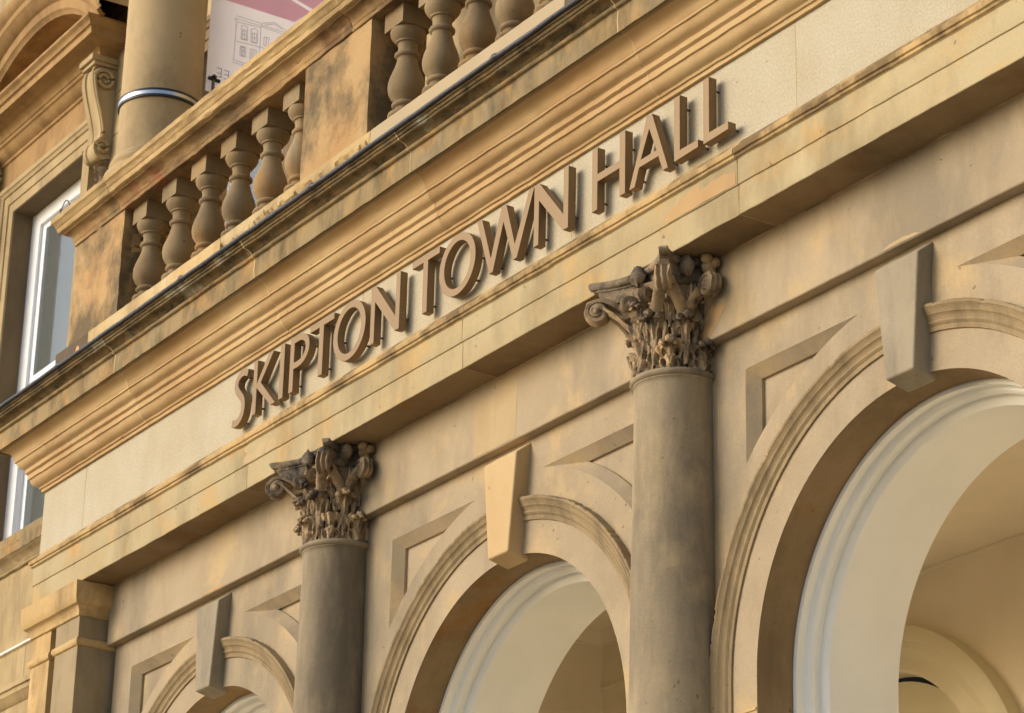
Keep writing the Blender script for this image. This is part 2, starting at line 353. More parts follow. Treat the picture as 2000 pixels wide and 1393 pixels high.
g_ = G(); g_.box(-16.4, -3, 6.8, 9.6, 6.45, 6.6); g_.build('balcony_floor', 'plold', ent)

# ------------------------------------------------------------------ sign letters
LF, LB = 6.93, 6.975
def smooth_path(p, n=6):
    o = []
    for i in range(len(p) - 1):
        a = Vector(p[max(0, i - 1)]); b = Vector(p[i]); c = Vector(p[i + 1]); d = Vector(p[min(len(p) - 1, i + 2)])
        for k in range(n):
            t = k / n; o.append(.5 * ((2 * b) + (c - a) * t + (2 * a - 5 * b + 4 * c - d) * t * t + (3 * b - a - 3 * c + d) * t ** 3))
    o.append(Vector(p[-1])); return o
def strokepoly(p, wd):
    p = smooth_path(p); L, R = [], []
    for i, q in enumerate(p):
        t = (p[min(len(p) - 1, i + 1)] - p[max(0, i - 1)]).normalized(); n = Vector((-t.y, t.x))
        L.append(tuple(q + n * wd / 2)); R.append(tuple(q - n * wd / 2))
    return L + R[::-1]
def ell(cx, cz, rx, rz, n=40): return [(cx + rx * cos(2 * pi * k / n), cz + rz * sin(2 * pi * k / n)) for k in range(n)]
b, t = 5.684, 6.015
def T_(xl, xr, s0, s1): return [[(xl, t), (xl, t - .036), (s0, t - .036), (s0, b), (s1, b), (s1, t - .036), (xr, t - .036), (xr, t)]]
def L_(x0, x1, x2): return [[(x0, t + .006), (x0, b + .008), (x2, b + .012), (x2, b + .050), (x1, b + .052), (x1, t + .006)]]
def N_(x0, x1): return [[(x0, b), (x0, t), (x0 + .046, t), (x1 - .042, b + .085), (x1 - .042, t), (x1, t), (x1, b - .002), (x1 - .045, b), (x0 + .042, t - .09), (x0 + .042, b)]]
glyphs = [
 ('S', 'first letter S of the sign', [strokepoly([(-13.512, 5.978), (-13.553, 5.993), (-13.597, 5.992), (-13.638, 5.968), (-13.648, 5.930), (-13.628, 5.893), (-13.594, 5.860), (-13.563, 5.825), (-13.552, 5.785), (-13.560, 5.740), (-13.588, 5.708), (-13.630, 5.696), (-13.676, 5.706)], .044)]),
 ('K', 'letter K between the S and the I', [[(-13.437, b), (-13.437, t), (-13.393, t), (-13.393, 5.868), (-13.262, t), (-13.204, t), (-13.345, 5.862), (-13.160, b), (-13.215, b), (-13.393, 5.842), (-13.393, b)]]),
 ('I', 'letter I between the K and the P', [[(-13.122, b), (-13.122, t), (-13.072, t), (-13.072, b)]]),
 ('P', 'letter P, the only P of the sign', None),
 ('T', 'first of the two letters T, beside the P', T_(-12.782, -12.512, -12.674, -12.626)),
 ('O', 'letter O between the first T and the first N', [ell(-12.337, 5.848, .175, .172), ell(-12.337, 5.848, .127, .132)]),
 ('N', 'letter N that ends the first word', N_(-12.108, -11.805)),
 ('T', 'letter T that starts the middle word', T_(-11.684, -11.412, -11.572, -11.526)),
 ('O', 'letter O between the second T and the W', [ell(-11.234, 5.848, .175, .172), ell(-11.234, 5.848, .127, .132)]),
 ('W', 'letter W, the only W of the sign', [[(-11.050, t), (-11.004, t), (-10.912, 5.765), (-10.823, t), (-10.778, t), (-10.692, 5.765), (-10.572, t), (-10.526, t), (-10.672, b), (-10.706, b), (-10.802, 5.93), (-10.892, b), (-10.926, b)]]),
 ('N', 'letter N that ends the middle word', N_(-10.522, -10.221)),
 ('H', 'letter H, the only H of the sign', [[(-10.019, b), (-10.019, t), (-9.974, t), (-9.974, 5.872), (-9.791, 5.872), (-9.791, t), (-9.745, t), (-9.745, b), (-9.791, b), (-9.791, 5.832), (-9.974, 5.832), (-9.974, b)]]),
 ('A', 'letter A, the only A of the sign', [[(-9.710, b), (-9.571, t), (-9.530, t), (-9.403, b), (-9.444, b), (-9.478, 5.772), (-9.632, 5.772), (-9.667, b)], [(-9.619, 5.808), (-9.493, 5.808), (-9.552, 5.945)]]),
 ('L', 'first of the two letters L at the end of the sign', L_(-9.355, -9.311, -9.172)),
 ('L', 'last letter of the sign, the L farthest right', L_(-9.131, -9.088, -8.946)),
]
bowl_o = [(-13.003, t)] + [(-12.905 + .122 * cos(a), 5.917 + .098 * sin(a)) for a in [pi / 2 - pi * k / 16 for k in range(17)]] + [(-12.958, 5.819), (-12.958, b), (-13.003, b)]
bowl_i = [(-12.958, 5.977)] + [(-12.905 + .078 * cos(a), 5.917 + .060 * sin(a)) for a in [pi / 2 - pi * k / 14 for k in range(15)]] + [(-12.958, 5.857)]
glyphs[3] = ('P', glyphs[3][1], [bowl_o, bowl_i])
for ch, lab, loops in glyphs:
    x0 = min(p[0] for p in loops[0])
    e = thing('sign_letter', 'bronze coloured raised ' + lab, 'letter', (x0, LF, b), 'raised letters of the town hall sign')
    cu = bpy.data.curves.new('glyph', 'CURVE'); cu.dimensions = '2D'; cu.fill_mode = 'BOTH'; cu.extrude = (LB - LF) / 2 - .0007; cu.bevel_depth = .0007; cu.bevel_resolution = 1; cu.offset = -.0007
    for lp in loops:
        sp = cu.splines.new('POLY'); sp.points.add(len(lp) - 1)
        for k, p in enumerate(lp): sp.points[k].co = (p[0], p[1], 0, 1)
        sp.use_cyclic_u = True
    tmp = bpy.data.objects.new('tmp', cu); col.objects.link(tmp)
    dg = bpy.context.evaluated_depsgraph_get(); me = bpy.data.meshes.new_from_object(tmp.evaluated_get(dg)); bpy.data.objects.remove(tmp)
    vs = [(v.co.x, (LF + LB) / 2 - v.co.z, v.co.y) for v in me.vertices]; fs = [tuple(p.vertices) for p in me.polygons]
    mesh('letter_body', vs, fs, 'letter', e, smooth=30)
    zs = [b + .05, t - .05]
    pp = {'S': [(-13.60, 5.70), (-13.60, 5.985)], 'K': [(-13.415, b + .05), (-13.415, t - .05), (-13.2, b + .03)], 'I': [(-13.09, b + .06), (-13.09, t - .06)], 'P': [(-12.975, b + .05), (-12.975, t - .03), (-12.80, 5.92)],
          'T': [(x0 + .135, b + .05), (x0 + .135, t - .02)], 'O': [(x0 + .02, 5.84), (x0 + .335, 5.84), (x0 + .29, 5.73)], 'N': [(x0 + .02, b + .05), (x0 + .285, b + .07), (x0 + .02, t - .04)],
          'W': [(-10.905, b + .04), (-10.685, b + .04), (-10.80, t - .05)], 'H': [(x0 + .03, b + .05), (x0 + .03, t - .08), (x0 + .255, t - .08), (x0 + .25, b + .05)], 'A': [(-9.68, b + .05), (-9.42, b + .04)],
          'L': [(x0 + .028, t - .05), (x0 + .028, b + .03), (x0 + .17, b + .025)]}[ch]
    for (px, pz) in pp:
        v, f = tube([(px, LB - .003, pz), (px, 7.0, pz)], .006, 8); g_ = G(); g_.add(v, f); g_.build('fixing_pin', 'pin', e)

# ------------------------------------------------------------------ arcade bays
YW = 7.262
bays = [(-14.335, -15.75, -12.80, 1.165, 'left'), (-11.21, -12.80, -9.69, 1.135, 'middle'), (-8.165, -9.69, -6.63, 1.097, 'right')]
ZC = 3.27; RI = 1.04; ZB = -1.6
def arcpts(xc, r, a0, a1, n): return [(xc + r * cos(a0 + (a1 - a0) * k / n), ZC + r * sin(a0 + (a1 - a0) * k / n)) for k in range(n + 1)]
for bi, (xc, xa, xb, hw, nm) in enumerate(bays):
    lab = {'left': 'partly visible left arch of the porch beside the end pilaster', 'middle': 'middle arch of the porch between the two engaged columns, with a fresh pale keystone', 'right': 'large right arch of the porch with a grey keystone'}[nm]
    e = thing('porch_arch', lab, 'arch', (xc, YW, ZB), 'stone arches of the porch arcade')
    # spandrel outlines
    holes = []; RA, RB_ = 1.474, 1.526
    for s in (-1, 1):
        dx = sqrt(RA ** 2 - (4.711 - ZC) ** 2); dz = sqrt(RA ** 2 - hw ** 2)
        n = 22; a0 = atan2(dz, hw); a1 = atan2(4.711 - ZC, dx)
        outer = [(hw, 4.711)] + [(RA * cos(a0 + (a1 - a0) * k / n), ZC + RA * sin(a0 + (a1 - a0) * k / n)) for k in range(n + 1)]
        hwi, zt = hw - .052, 4.659
        b0 = atan2(sqrt(RB_ ** 2 - hwi ** 2), hwi); b1 = atan2(zt - ZC, sqrt(RB_ ** 2 - (zt - ZC) ** 2))
        inner = [(hwi, zt)] + [(RB_ * cos(b0 + (b1 - b0) * k / n), ZC + RB_ * sin(b0 + (b1 - b0) * k / n)) for k in range(n + 1)]
        outer = [(xc + s * p[0], p[1]) for p in outer]; inner = [(xc + s * p[0], p[1]) for p in inner]
        holes.append(outer)
        v = [(p[0], YW, p[1]) for p in outer] + [(p[0], YW + .052, p[1]) for p in inner] + [(p[0], YW + .068, p[1]) for p in inner]; m = len(outer)
        f = [(k, (k + 1) % m, m + (k + 1) % m, m + k) for k in range(m)]
        f += [(m + k, m + (k + 1) % m, 2 * m + (k + 1) % m, 2 * m + k) for k in range(m)]
        tv, tf = poly(inner, (), lambda p: (p[0], YW + .068, p[1]))
        f += [tuple(i + 2 * m for i in t_) for t_ in tf]
        pn = mesh('spandrel_panel', v, f, 'wall', e, smooth=20)
    out_ = [(xa, 4.899), (xa, ZB), (xc - RI, ZB)] + arcpts(xc, RI, pi, 0, 64) + [(xc + RI, ZB), (xb, ZB), (xb, 4.899)]
    v, f = poly(out_, holes, lambda p: (p[0], YW, p[1]))
    mesh('wall_face', v, f, 'wall', e)
    # stone arch soffit and jambs
    path = [(xc - RI, ZB), (xc - RI, 2.0)] + arcpts(xc, RI, pi, 0, 64) + [(xc + RI, 2.0), (xc + RI, ZB)]
    rings = []
    for (x, z) in path: rings.append([(x, YW + dy, z) for dy in (0, .06, .12, .2)])
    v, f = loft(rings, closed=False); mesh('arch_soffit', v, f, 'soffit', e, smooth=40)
    # moulded archivolt, broken by the keystone
    mp = [(1.207, 0), (1.209, .010), (1.226, .012), (1.230, .010), (1.236, .016), (1.243, .021), (1.249, .021), (1.252, .018), (1.262, .021), (1.271, .027), (1.277, .035), (1.280, .033), (1.290, .037), (1.298, .043), (1.303, .047), (1.305, .044), (1.308, .047), (1.320, .048), (1.324, .045), (1.326, .0)]
    for s in (-1, 1):
        rings = []
        sts = [(ZB, None), (2.4, None)] + [(None, pi / 2 * k / 220) for k in range(221)]
        for zz, a in sts:
            ring = []
            for (r, p) in mp:
                if a is None: ring.append((xc + s * r, YW - p, zz)); continue
                aa = min(a, pi / 2 - .105 / r)
                ch = nz3(aa * 2.2 + bi * 11, s * 3, 0, 1.5, 5 + bi) * .8 + .3 * nz3(aa * 9, s, bi, 2.1, 2)
                rc, pc = r, p
                hf = max(0, nz3(aa * 30, s, bi, 1.7, 8)) * .5 + max(0, nz3(aa * 80, s, r * 9, 1.3, 4)) * .5
                if r > 1.29: rc = r - (.016 if ch > .12 else .004) * hf * (r - 1.285) / .04; pc = p - (.010 if ch > .12 else .003) * hf
                j = .0012 * nz3(aa * 14, r * 20, s, 3, bi)
                ring.append((xc + s * (rc + j) * cos(aa), YW - pc, ZC + (rc + j) * sin(aa)))
            rings.append(ring)
        v, f = loft(rings, closed=False)
        nn = len(mp); f.append(tuple((len(rings) - 1) * nn + k for k in range(nn)))
        mesh('archivolt_moulding', v, f, 'mould', e, smooth=24)
    # keystone
    yk = 7.177
    dxk = {'left': .0, 'middle': .045, 'right': .038}[nm]
    km = 'key_new' if nm == 'middle' else 'key_grey'
    kx = xc + dxk
    ww = .152 if nm == 'middle' else .14; wb = .092 if nm == 'middle' else .088
    v = [(kx - wb, yk, 4.303), (kx + wb, yk, 4.303), (kx + ww, yk, 4.812), (kx - ww, yk, 4.812),
         (kx - wb, YW + .04, 4.272), (kx + wb, YW + .04, 4.272), (kx + ww + .006, YW + .02, 4.893), (kx - ww - .006, YW + .02, 4.893)]
    f = [(0, 1, 2, 3), (0, 4, 5, 1), (1, 5, 6, 2), (2, 6, 7, 3), (3, 7, 4, 0), (4, 7, 6, 5)]
    k_ = mesh('keystone', v, f, km, e, label={'left': 'grey keystone', 'middle': 'fresh pale yellow keystone', 'right': 'smooth grey keystone'}[nm]); bevelled(k_, .009, 3)
    if nm != 'left':
        g_ = G(); g_.box(xa + .224, xa + .228, YW - .0006, YW + .01, 2.0, 4.897); g_.build('wall_joint', 'taenia', e)
    # chipped bed joint at the springing
    g_ = G(); g_.box(xc - 1.205, xc - 1.045, YW - .006, YW + .03, 3.118, 3.130); g_.build('springing_joint', 'taenia', e)

    # painted inner arch behind the stone one
    ia = thing('painted_inner_arch', {'left': 'cream painted inner arch barely showing under the left keystone', 'middle': 'cream painted inner arch inside the middle stone arch', 'right': 'cream painted inner arch inside the large right stone arch'}[nm], 'arch', (xc, 7.46, ZB), 'cream painted inner arches of the porch')
    prof = [(1.10, 7.462), (1.045, 7.462), (1.030, 7.458), (1.018, 7.462), (1.020, 7.480), (1.022, 7.505), (1.014, 7.514), (1.004, 7.516), (.996, 7.524), (.993, 7.538), (.997, 7.550), (1.004, 7.556), (1.004, 7.580)]
    rings = []
    for (x, z) in [(-1, ZB)] + [None] * 0 or []: pass
    def arch_sweep(pr, name, mat, par, sm=30):
        rings = [[(xc - r, y, ZB) for r, y in pr], [(xc - r, y, 2.0) for r, y in pr]]
        for k in range(81):
            a = pi - pi * k / 80; rings.append([(xc + r * cos(a), y, ZC + r * sin(a)) for r, y in pr])
        rings += [[(xc + r, y, 2.0) for r, y in pr], [(xc + r, y, ZB) for r, y in pr]]
        v, f = loft(rings, closed=False); return mesh(name, v, f, mat, par, smooth=sm)
    arch_sweep(prof, 'arch_moulding', 'cream', ia)
    arch_sweep([(1.004, 7.580), (.960, 7.596), (.958, 7.604)], 'arch_fillet', 'cream', ia, 20)
    arch_sweep([(.958, 7.604), (.972, 7.80), (.99, 8.0), (.992, 8.02), (1.03, 8.03)], 'arch_lining', 'cream', ia)
    arch_sweep([(1.03, 8.03), (1.6, 8.03)], 'lining_face', 'cream2', ia)
# hidden upper wall between the stone and the room so light does not leak, its inside face painted
g_ = G(); g_.box(-15.7, -4, 7.5, 8.0, 4.60, 5.2); o = g_.build('porch_lintel_wall', 'cream2'); tag(o, 'painted wall above the inner arches on the porch side', 'wall')

# ------------------------------------------------------------------ porch room
g_ = G(); g_.box(-12.4, -3.5, 8.02, 9.9, 4.61, 4.72); g_.box(-15.7, -12.4, 8.02, 9.9, 4.953, 5.05); g_.box(-12.42, -12.40, 8.02, 9.9, 4.61, 5.0)
o = g_.build('porch_ceiling', 'cream2'); o['kind'] = 'structure'
g_ = G(); g_.box(-15.7, -3.5, 6.3, 9.9, ZB, ZB + .16); o = g_.build('porch_bounce_floor', 'bouncefloor'); o['kind'] = 'structure'  # unseen floor slab, added to bounce more light into the porch
pw = thing('porch_back_wall', 'cream painted back wall of the porch seen through the arches', 'wall', (-11, 9.65, ZB))
g_ = G(); g_.box(-15.7, -13.77, 8.05, 9.66, ZB, 4.95); g_.build('side_wall', 'cream2', pw)
dcx, dcz = -11.24, 3.075
hole = [(dcx + .1 + .80 * cos(a), dcz + .80 * sin(a) + .25) for a in [pi - pi * k / 40 for k in range(41)]]
out_ = [(-13.77, 5.1), (-13.77, ZB), (dcx - .8, ZB)] + hole + [(dcx + .8, ZB), (-3.5, ZB), (-3.5, 5.1)]
v, f = poly(out_, (), lambda p: (p[0], 9.65, p[1])); mesh('wall_surface', v, f, 'cream2', pw)
cr = [(0, 4.855), (.012, 4.86), (.012, 4.872), (.03, 4.89), (.06, 4.93), (.065, 4.953)]
run('ceiling_cornice', [(p, z, 0) for p, z in cr], 9.65, -13.77, -12.42, 'cream2', pw, step=.3, amp=.0)
rings = [[(-13.77 + p, y, z) for p, z in cr] for y in (8.03, 9.0, 9.65)]; v, f = loft(rings, closed=False); mesh('ceiling_cornice', v, f, 'cream2', pw, smooth=30)
run('wall_fillet', [(0, 4.588, 0), (.010, 4.590, 0), (.010, 4.608, 0), (0, 4.6105, 0)], 9.65, -13.77, -3.6, 'cream2', pw, step=.3, amp=.001)
dr = thing('porch_doorway', 'cream painted round headed doorway with moulded surround inside the porch', 'doorway', (dcx, 9.65, ZB))
def ring_sweep(pr, cx_, cz_, name, mat, par, n=60, rough=0, jamb=True):
    rings = []
    if jamb: rings.append([(cx_ - r, y, ZB) for r, y in pr])
    for k in range(n + 1):
        a = pi - pi * k / n
        rings.append([(cx_ + (r + rough * nz3(a * 9, r, 0, 3)) * cos(a), y, cz_ + (r + rough * nz3(a * 9, r, 0, 3)) * sin(a)) for r, y in pr])
    if jamb: rings.append([(cx_ + r, y, ZB) for r, y in pr])
    v, f = loft(rings, closed=False); return mesh(name, v, f, mat, par, smooth=30)
ring_sweep([(1.295, 9.66), (1.29, 9.56), (1.25, 9.545), (1.215, 9.548), (1.205, 9.566), (1.17, 9.57), (1.15, 9.585), (1.13, 9.59), (1.12, 9.597)], dcx, dcz, 'door_surround_moulding', 'cream3', dr, rough=.003)
rings = []
for k in range(61):
    a = pi - pi * k / 60
    rings.append([(dcx + 1.12 * cos(a), 9.597, dcz + 1.12 * sin(a)), (dcx + .1 + .785 * cos(a), 9.600, dcz + .25 + .785 * sin(a)), (dcx + .1 + .770 * cos(a), 9.612, dcz + .25 + .770 * sin(a)), (dcx + .1 + .765 * cos(a), 9.73, dcz + .25 + .765 * sin(a))])
v, f = loft(rings, closed=False); mesh('door_surround_band', v, f, 'cream3', dr, smooth=30)
disc = [(dcx + .10 + .80 * cos(a), 3.33 + .80 * sin(a)) for a in [pi - pi * k / 40 for k in range(41)]]
v, f = poly(disc + [(dcx + .9, 2.0), (dcx - .65, 2.0)], (), lambda p: (p[0], 9.80, p[1])); mesh('fanlight_glass', v, f, 'dark', dr)
disc = [(dcx + .06 + .82 * cos(a), 3.27 + .80 * sin(a)) for a in [pi - pi * k / 40 for k in range(41)]]
v, f = poly(disc + [(dcx + .9, ZB), (dcx - .66, ZB)], (), lambda p: (p[0], 9.72, p[1])); mesh('tympanum_panel', v, f, 'cream3', dr)
run('door_head_moulding', [(0, 3.62, 0), (.02, 3.63, 0), (.022, 3.66, 0), (.04, 3.675, 0), (.045, 3.70, 0), (.06, 3.71, 0), (.062, 3.735, 0)], 9.72, dcx - .7, dcx + .52, 'cream3', dr, step=.03, amp=.003, back=.01)

# ------------------------------------------------------------------ engaged columns
def volute(cx, cy, z, ang, r0, turns, wd, start, mat, par, name='volute', flip=1, seed=0, thick=.012):
    """scroll in the vertical plane that holds direction ang; start=(rho,z) is the foot of its stalk"""
    d = Vector((cos(ang), sin(ang), 0)); nrm = Vector((-sin(ang), cos(ang), 0))
    rho_c = cx; pts = []
    C = Vector((cx, z))
    top = Vector((cx, z + r0))
    s0 = Vector(start)
    for k in range(9):
        t_ = k / 9
        p = (1 - t_) ** 3 * s0 + 3 * (1 - t_) ** 2 * t_ * Vector((start[0] + .01, start[1] + .08)) + 3 * (1 - t_) * t_ * t_ * Vector((top.x - .09 * flip, top.y + .005)) + t_ ** 3 * top
        pts.append((p, wd * (.55 + .45 * t_)))
    N = int(turns * 16)
    for k in range(N + 1):
        a = pi / 2 - flip * 2 * pi * k / 16; r = r0 * (1 - .82 * k / N)
        pts.append((C + Vector((r * cos(a), r * sin(a))), wd * (1 + .15 * k / N)))
    return pts, d, nrm
def make_scroll(cxy, z, ang, rho, r0, turns, wd, start, par, name, mat, seed=0):
    pts, d, nrm = volute(rho, 0, z, ang, r0, turns, wd, start, mat, par)
    rings = []
    for i, (p, wv) in enumerate(pts):
        a = pts[max(0, i - 1)][0]; b_ = pts[min(len(pts) - 1, i + 1)][0]; t_ = (b_ - a).normalized(); n2 = Vector((-t_.y, t_.x))
        ring = []
        for (u, h) in ((-1, -.5), (-1, .45), (-.8, .8), (-.45, .1), (-.2, .5), (0, .9), (.2, .5), (.45, .1), (.8, .8), (1, .45), (1, -.5)):
            th = min(.020, .008 + r0 * .18)
            q = p + n2 * h * th
            w3 = Vector((cxy[0], cxy[1], 0)) + d * q.x + nrm * u * wv / 2
            j = .0075
            w3 += Vector((nz3(w3.x, w3.y, q.y, 28, seed), nz3(w3.x, w3.y, q.y, 28, seed + 5), nz3(w3.x, w3.y, q.y, 28, seed + 11))) * j
            ring.append((w3.x, w3.y, q.y + j * nz3(w3.x, w3.y, q.y, 24, seed + 2)))
        rings.append(ring)
    v, f = loft(rings)
    # eye of the scroll
    g2 = G(); g2.add(v, f)
    ex = Vector((cxy[0], cxy[1], 0)) + d * rho
    for sgn in (-1, 1):
        c = ex + nrm * sgn * wd * .56
        ring = [[tuple((c + d * rr * cos(2 * pi * k / 10) + nrm * sgn * hh) + Vector((0, 0, z + rr * sin(2 * pi * k / 10)))) for k in range(10)] for rr, hh in ((r0 * .34, -.02), (r0 * .30, .002), (r0 * .16, .009), (.001, .011))]
        v2, f2 = loft(ring); g2.add(v2, f2)
    # web that fills the scroll between its two faces
    c0 = [tuple(ex + d * .86 * r0 * cos(2 * pi * k / 16) + nrm * (-wd * .38) + Vector((0, 0, z + .86 * r0 * sin(2 * pi * k / 16)))) for k in range(16)]
    c1 = [tuple(ex + d * .86 * r0 * cos(2 * pi * k / 16) + nrm * (wd * .38) + Vector((0, 0, z + .86 * r0 * sin(2 * pi * k / 16)))) for k in range(16)]
    v2, f2 = loft([c0, c1]); g2.add(v2, f2)
    return g2.build(name, mat, par, smooth=45)
def bell(z, z0):
    t_ = (z - z0) / .44
    return .156 + .016 * t_ + .06 * max(0, t_ - .55) ** 1.5 * 2.2
def leaf(cx, cy, z0, theta, h, w0, curl, par, seed, zs=0, name='acanthus_leaf', broken=0, lift=.0):
    """one carved leaf: ribs, lobed outline and drilled slits standing off the bell, with a curled-over tip"""
    NU, NV = 44, 54
    rings = []
    for i in range(NV + 1):
        v = i / NV; z = z0 + zs + h * v; row = []
        env = (.93 if v < .62 else .93 * sqrt(max(0, 1 - ((v - .62) / .42) ** 2)) ** .8)
        lobe = abs(sin(pi * (v * 3.5 + .1))) ** .6
        for j in range(NU + 1):
            u = -1 + 2 * j / NU; au = abs(u)
            e = env * (.80 + .20 * lobe)
            rel = .030 + lift + .020 * v * v
            rel += .013 * math.exp(-(u / .15) ** 2)
            rel += .0065 * cos((au * 2.3 - v * 1.2) * 2 * pi) * (1 - .3 * v)
            rel -= .010 * au ** 2
            for (uc, vc, du, dv) in ((.42, .22, .12, .10), (.38, .56, .11, .11), (.74, .42, .08, .10)):
                k = ((au - uc - (v - vc) * .25) / du) ** 2 + ((v - vc) / dv) ** 2
                if k < 1.6: rel -= .040 * max(0, min(1, (1.6 - k) / .7))
            if au > e: rel -= .05 * min(1, (au - e) / .07)
            nn = .005 * nz3(u * 2 + theta * 5, v * 5, seed, 2.4, seed) + .0012 * nz3(u * 5, v * 12, seed, 3.3, seed)
            rr = bell(z, z0) + rel + nn
            if v > .97: rr -= .03 * (v - .97) / .03
            th = theta + u * w0 / 2 / (bell(z, z0) + .03)
            row.append((cx + rr * cos(th), cy + rr * sin(th), z))
        rings.append(row)
    v_, f_ = loft(rings, closed=False)
    g3 = G(); g3.add(v_, f_)
    if not broken:
        # curled tip: three unequal lobes rolled outwards
        zt = z0 + zs + h * .93; rb = bell(zt, z0) + .030 + lift + .016
        for q, (du, sc_) in enumerate(((-.62, .72), (0, 1.0), (.62, .72))):
            th = theta + du * curl / rb; n1 = 14; rr2 = []
            c = Vector((cx + (rb + curl * .38 * sc_) * cos(th), cy + (rb + curl * .38 * sc_) * sin(th), zt - .006 * (1 - sc_) * 10))
            er, et = Vector((cos(th), sin(th), 0)), Vector((-sin(th), cos(th), 0))
            for a_ in range(9):
                ph = pi * a_ / 8 - pi / 2
                ring = []
                for k in range(n1):
                    al = 2 * pi * k / n1; m = 1 + .55 * nz3(k * .8, a_ * .8, seed + q, 1.1, seed)
                    p = c + er * (curl * .62 * sc_ * cos(ph) * cos(al) * m) + et * (curl * .48 * sc_ * cos(ph) * sin(al) * m) + Vector((0, 0, curl * .42 * sc_ * sin(ph) * m - (.35 * curl * sc_ * max(0, cos(al)) * cos(ph))))
                    ring.append(tuple(p))
                rr2.append(ring)
            v2, f2 = loft(rr2); g3.add(v2, f2)
    return g3.build(name, 'cap', par, smooth=50)
def column(cx, cy, label, seed, brk):
    e = thing('engaged_column', label, 'column', (cx, cy, ZB), 'engaged columns of the porch')
    pr = [(.232, ZB), (.226, 1.0), (.214, 3.0), (.204, 4.0), (.194, 4.66), (.193, 4.70), (.196, 4.716), (.203, 4.722), (.203, 4.729)]
    v, f = lathe(pr, cx, cy, 72, amp=.0012, seed=seed); mesh('shaft', v, f, 'shaft', e, smooth=40)
    pr = [(.199, 4.727), (.208, 4.730), (.215, 4.737), (.217, 4.745), (.215, 4.753), (.208, 4.760), (.18, 4.762)]
    v, f = lathe(pr, cx, cy, 64, amp=.002, seed=seed + 1); mesh('necking_ring', v, f, 'shaft', e, smooth=50)
    z0 = 4.758
    pr = [(bell(z0 + .02 * k, z0), z0 + .02 * k) for k in range(23)] + [(.05, z0 + .45)]
    v, f = lathe(pr, cx, cy, 48, amp=.004, seed=seed); cap = mesh('capital', v, f, 'cap', e, smooth=50)
    rnd = random.Random(seed)
    for k in range(8):
        th = radians(-90 + 45 * k)
        if -.35 < sin(th) * 1 and sin(th) > .45: continue
        leaf(cx, cy, z0, th + rnd.uniform(-.03, .03), .150 + rnd.uniform(-.008, .006), .150, .046, cap, seed + k, broken=.86 if rnd.random() < .2 else 0, lift=.010)
    for k in range(8):
        th = radians(-112.5 + 45 * k)
        if sin(th) > .5: continue
        leaf(cx, cy, z0, th + rnd.uniform(-.02, .02), .262 + rnd.uniform(-.01, .01), .150, .056, cap, seed + 20 + k, zs=.02, broken=.88 if rnd.random() < .3 else 0)
    # small bud leaves between
    for k in range(8):
        th = radians(-90 + 45 * k)
        if sin(th) > .5: continue
        leaf(cx, cy, z0, th, .155, .085, .036, cap, seed + 40 + k, zs=.20, name='calyx_leaf', lift=-.004)
    # corner scrolls
    for (ax, ay, sc_) in ((-.262, -.262, 1), (.262, -.262, 1), (.325, -.045, .9), (-.30, -.02, .9)):
        ang = atan2(ay, ax); rho = sqrt(ax * ax + ay * ay)
        make_scroll((cx, cy), z0 + .372, ang, rho, .056 * sc_, 1.7, .068 * sc_, (.185, z0 + .24), cap, 'volute', 'cap', seed)
    # inner scrolls in the middle of each face
    for ang in (radians(-90), radians(0)):
        for s in (-1, 1):
            a2 = ang + s * .30
            make_scroll((cx, cy), z0 + .362, a2, .236, .034, 1.5, .036, (.18, z0 + .25), cap, 'inner_scroll', 'cap', seed + 3)
    # flaring stems that rise behind the leaves and carry the corner scrolls
    for (ax, ay) in ((-.262, -.262), (.262, -.262), (.325, -.045)):
        ang = atan2(ay, ax); rho = sqrt(ax * ax + ay * ay)
        for s in (-1, 1):
            a0 = ang + s * .42; rings = []
            for k in range(13):
                t_ = k / 12; aa = a0 + (ang - a0) * t_ ** 1.6; rr_ = .178 + (rho * .93 - .178) * t_ ** 1.9; zz = z0 + .17 + .225 * t_ - .02 * sin(pi * t_)
                hw = .013 + .016 * t_; th_ = .011 + .012 * t_
                cpt = Vector((cx + rr_ * cos(aa), cy + rr_ * sin(aa), zz)); tn = Vector((-sin(aa), cos(aa), 0)); rd = Vector((cos(aa), sin(aa), .2))
                rings.append([tuple(cpt + tn * hw * cos(2 * pi * q / 10) * (1 + .25 * cos(4 * pi * q / 10)) + rd * th_ * sin(2 * pi * q / 10) + Vector((1, 1, 1)) * .004 * nz3(aa * 3, t_ * 5, q, 2, seed)) for q in range(10)])
            v, f = loft(rings); mesh('scroll_stem', v, f, 'cap', cap, smooth=60)
    # abacus with concave sides
    zb0 = z0 + .418
    def outline(g):
        h, mdep = .300 + g, .196 + g * .8; horn = .030; P = []
        def side(p0, p1, inn):
            for k in range(13):
                t_ = k / 12; q = (Vector(p0) * (1 - t_) + Vector(p1) * t_) + Vector(inn) * (sin(pi * t_) ** .8)
                P.append((q.x, q.y))
        side((-h + horn, -h), (h - horn, -h), (0, h - mdep))
        side((h, -h + horn), (h + .02, .0), (-(h - mdep) * .7, 0))
        P.append((h, .25)); P.append((-h, .25))
        side((-h - .01, .0), (-h, -h + horn), ((h - mdep) * .7, 0))
        return P
    lv = [(-.055, -.004), (-.045, .006), (-.034, .020), (-.028, .036), (-.024, .050), (-.020, .056), (-.008, .058), (-.022, .064), (-.024, .070), (-.006, .072), (.006, .080), (.012, .092), (.008, .103), (-.004, .108)]
    rings = []
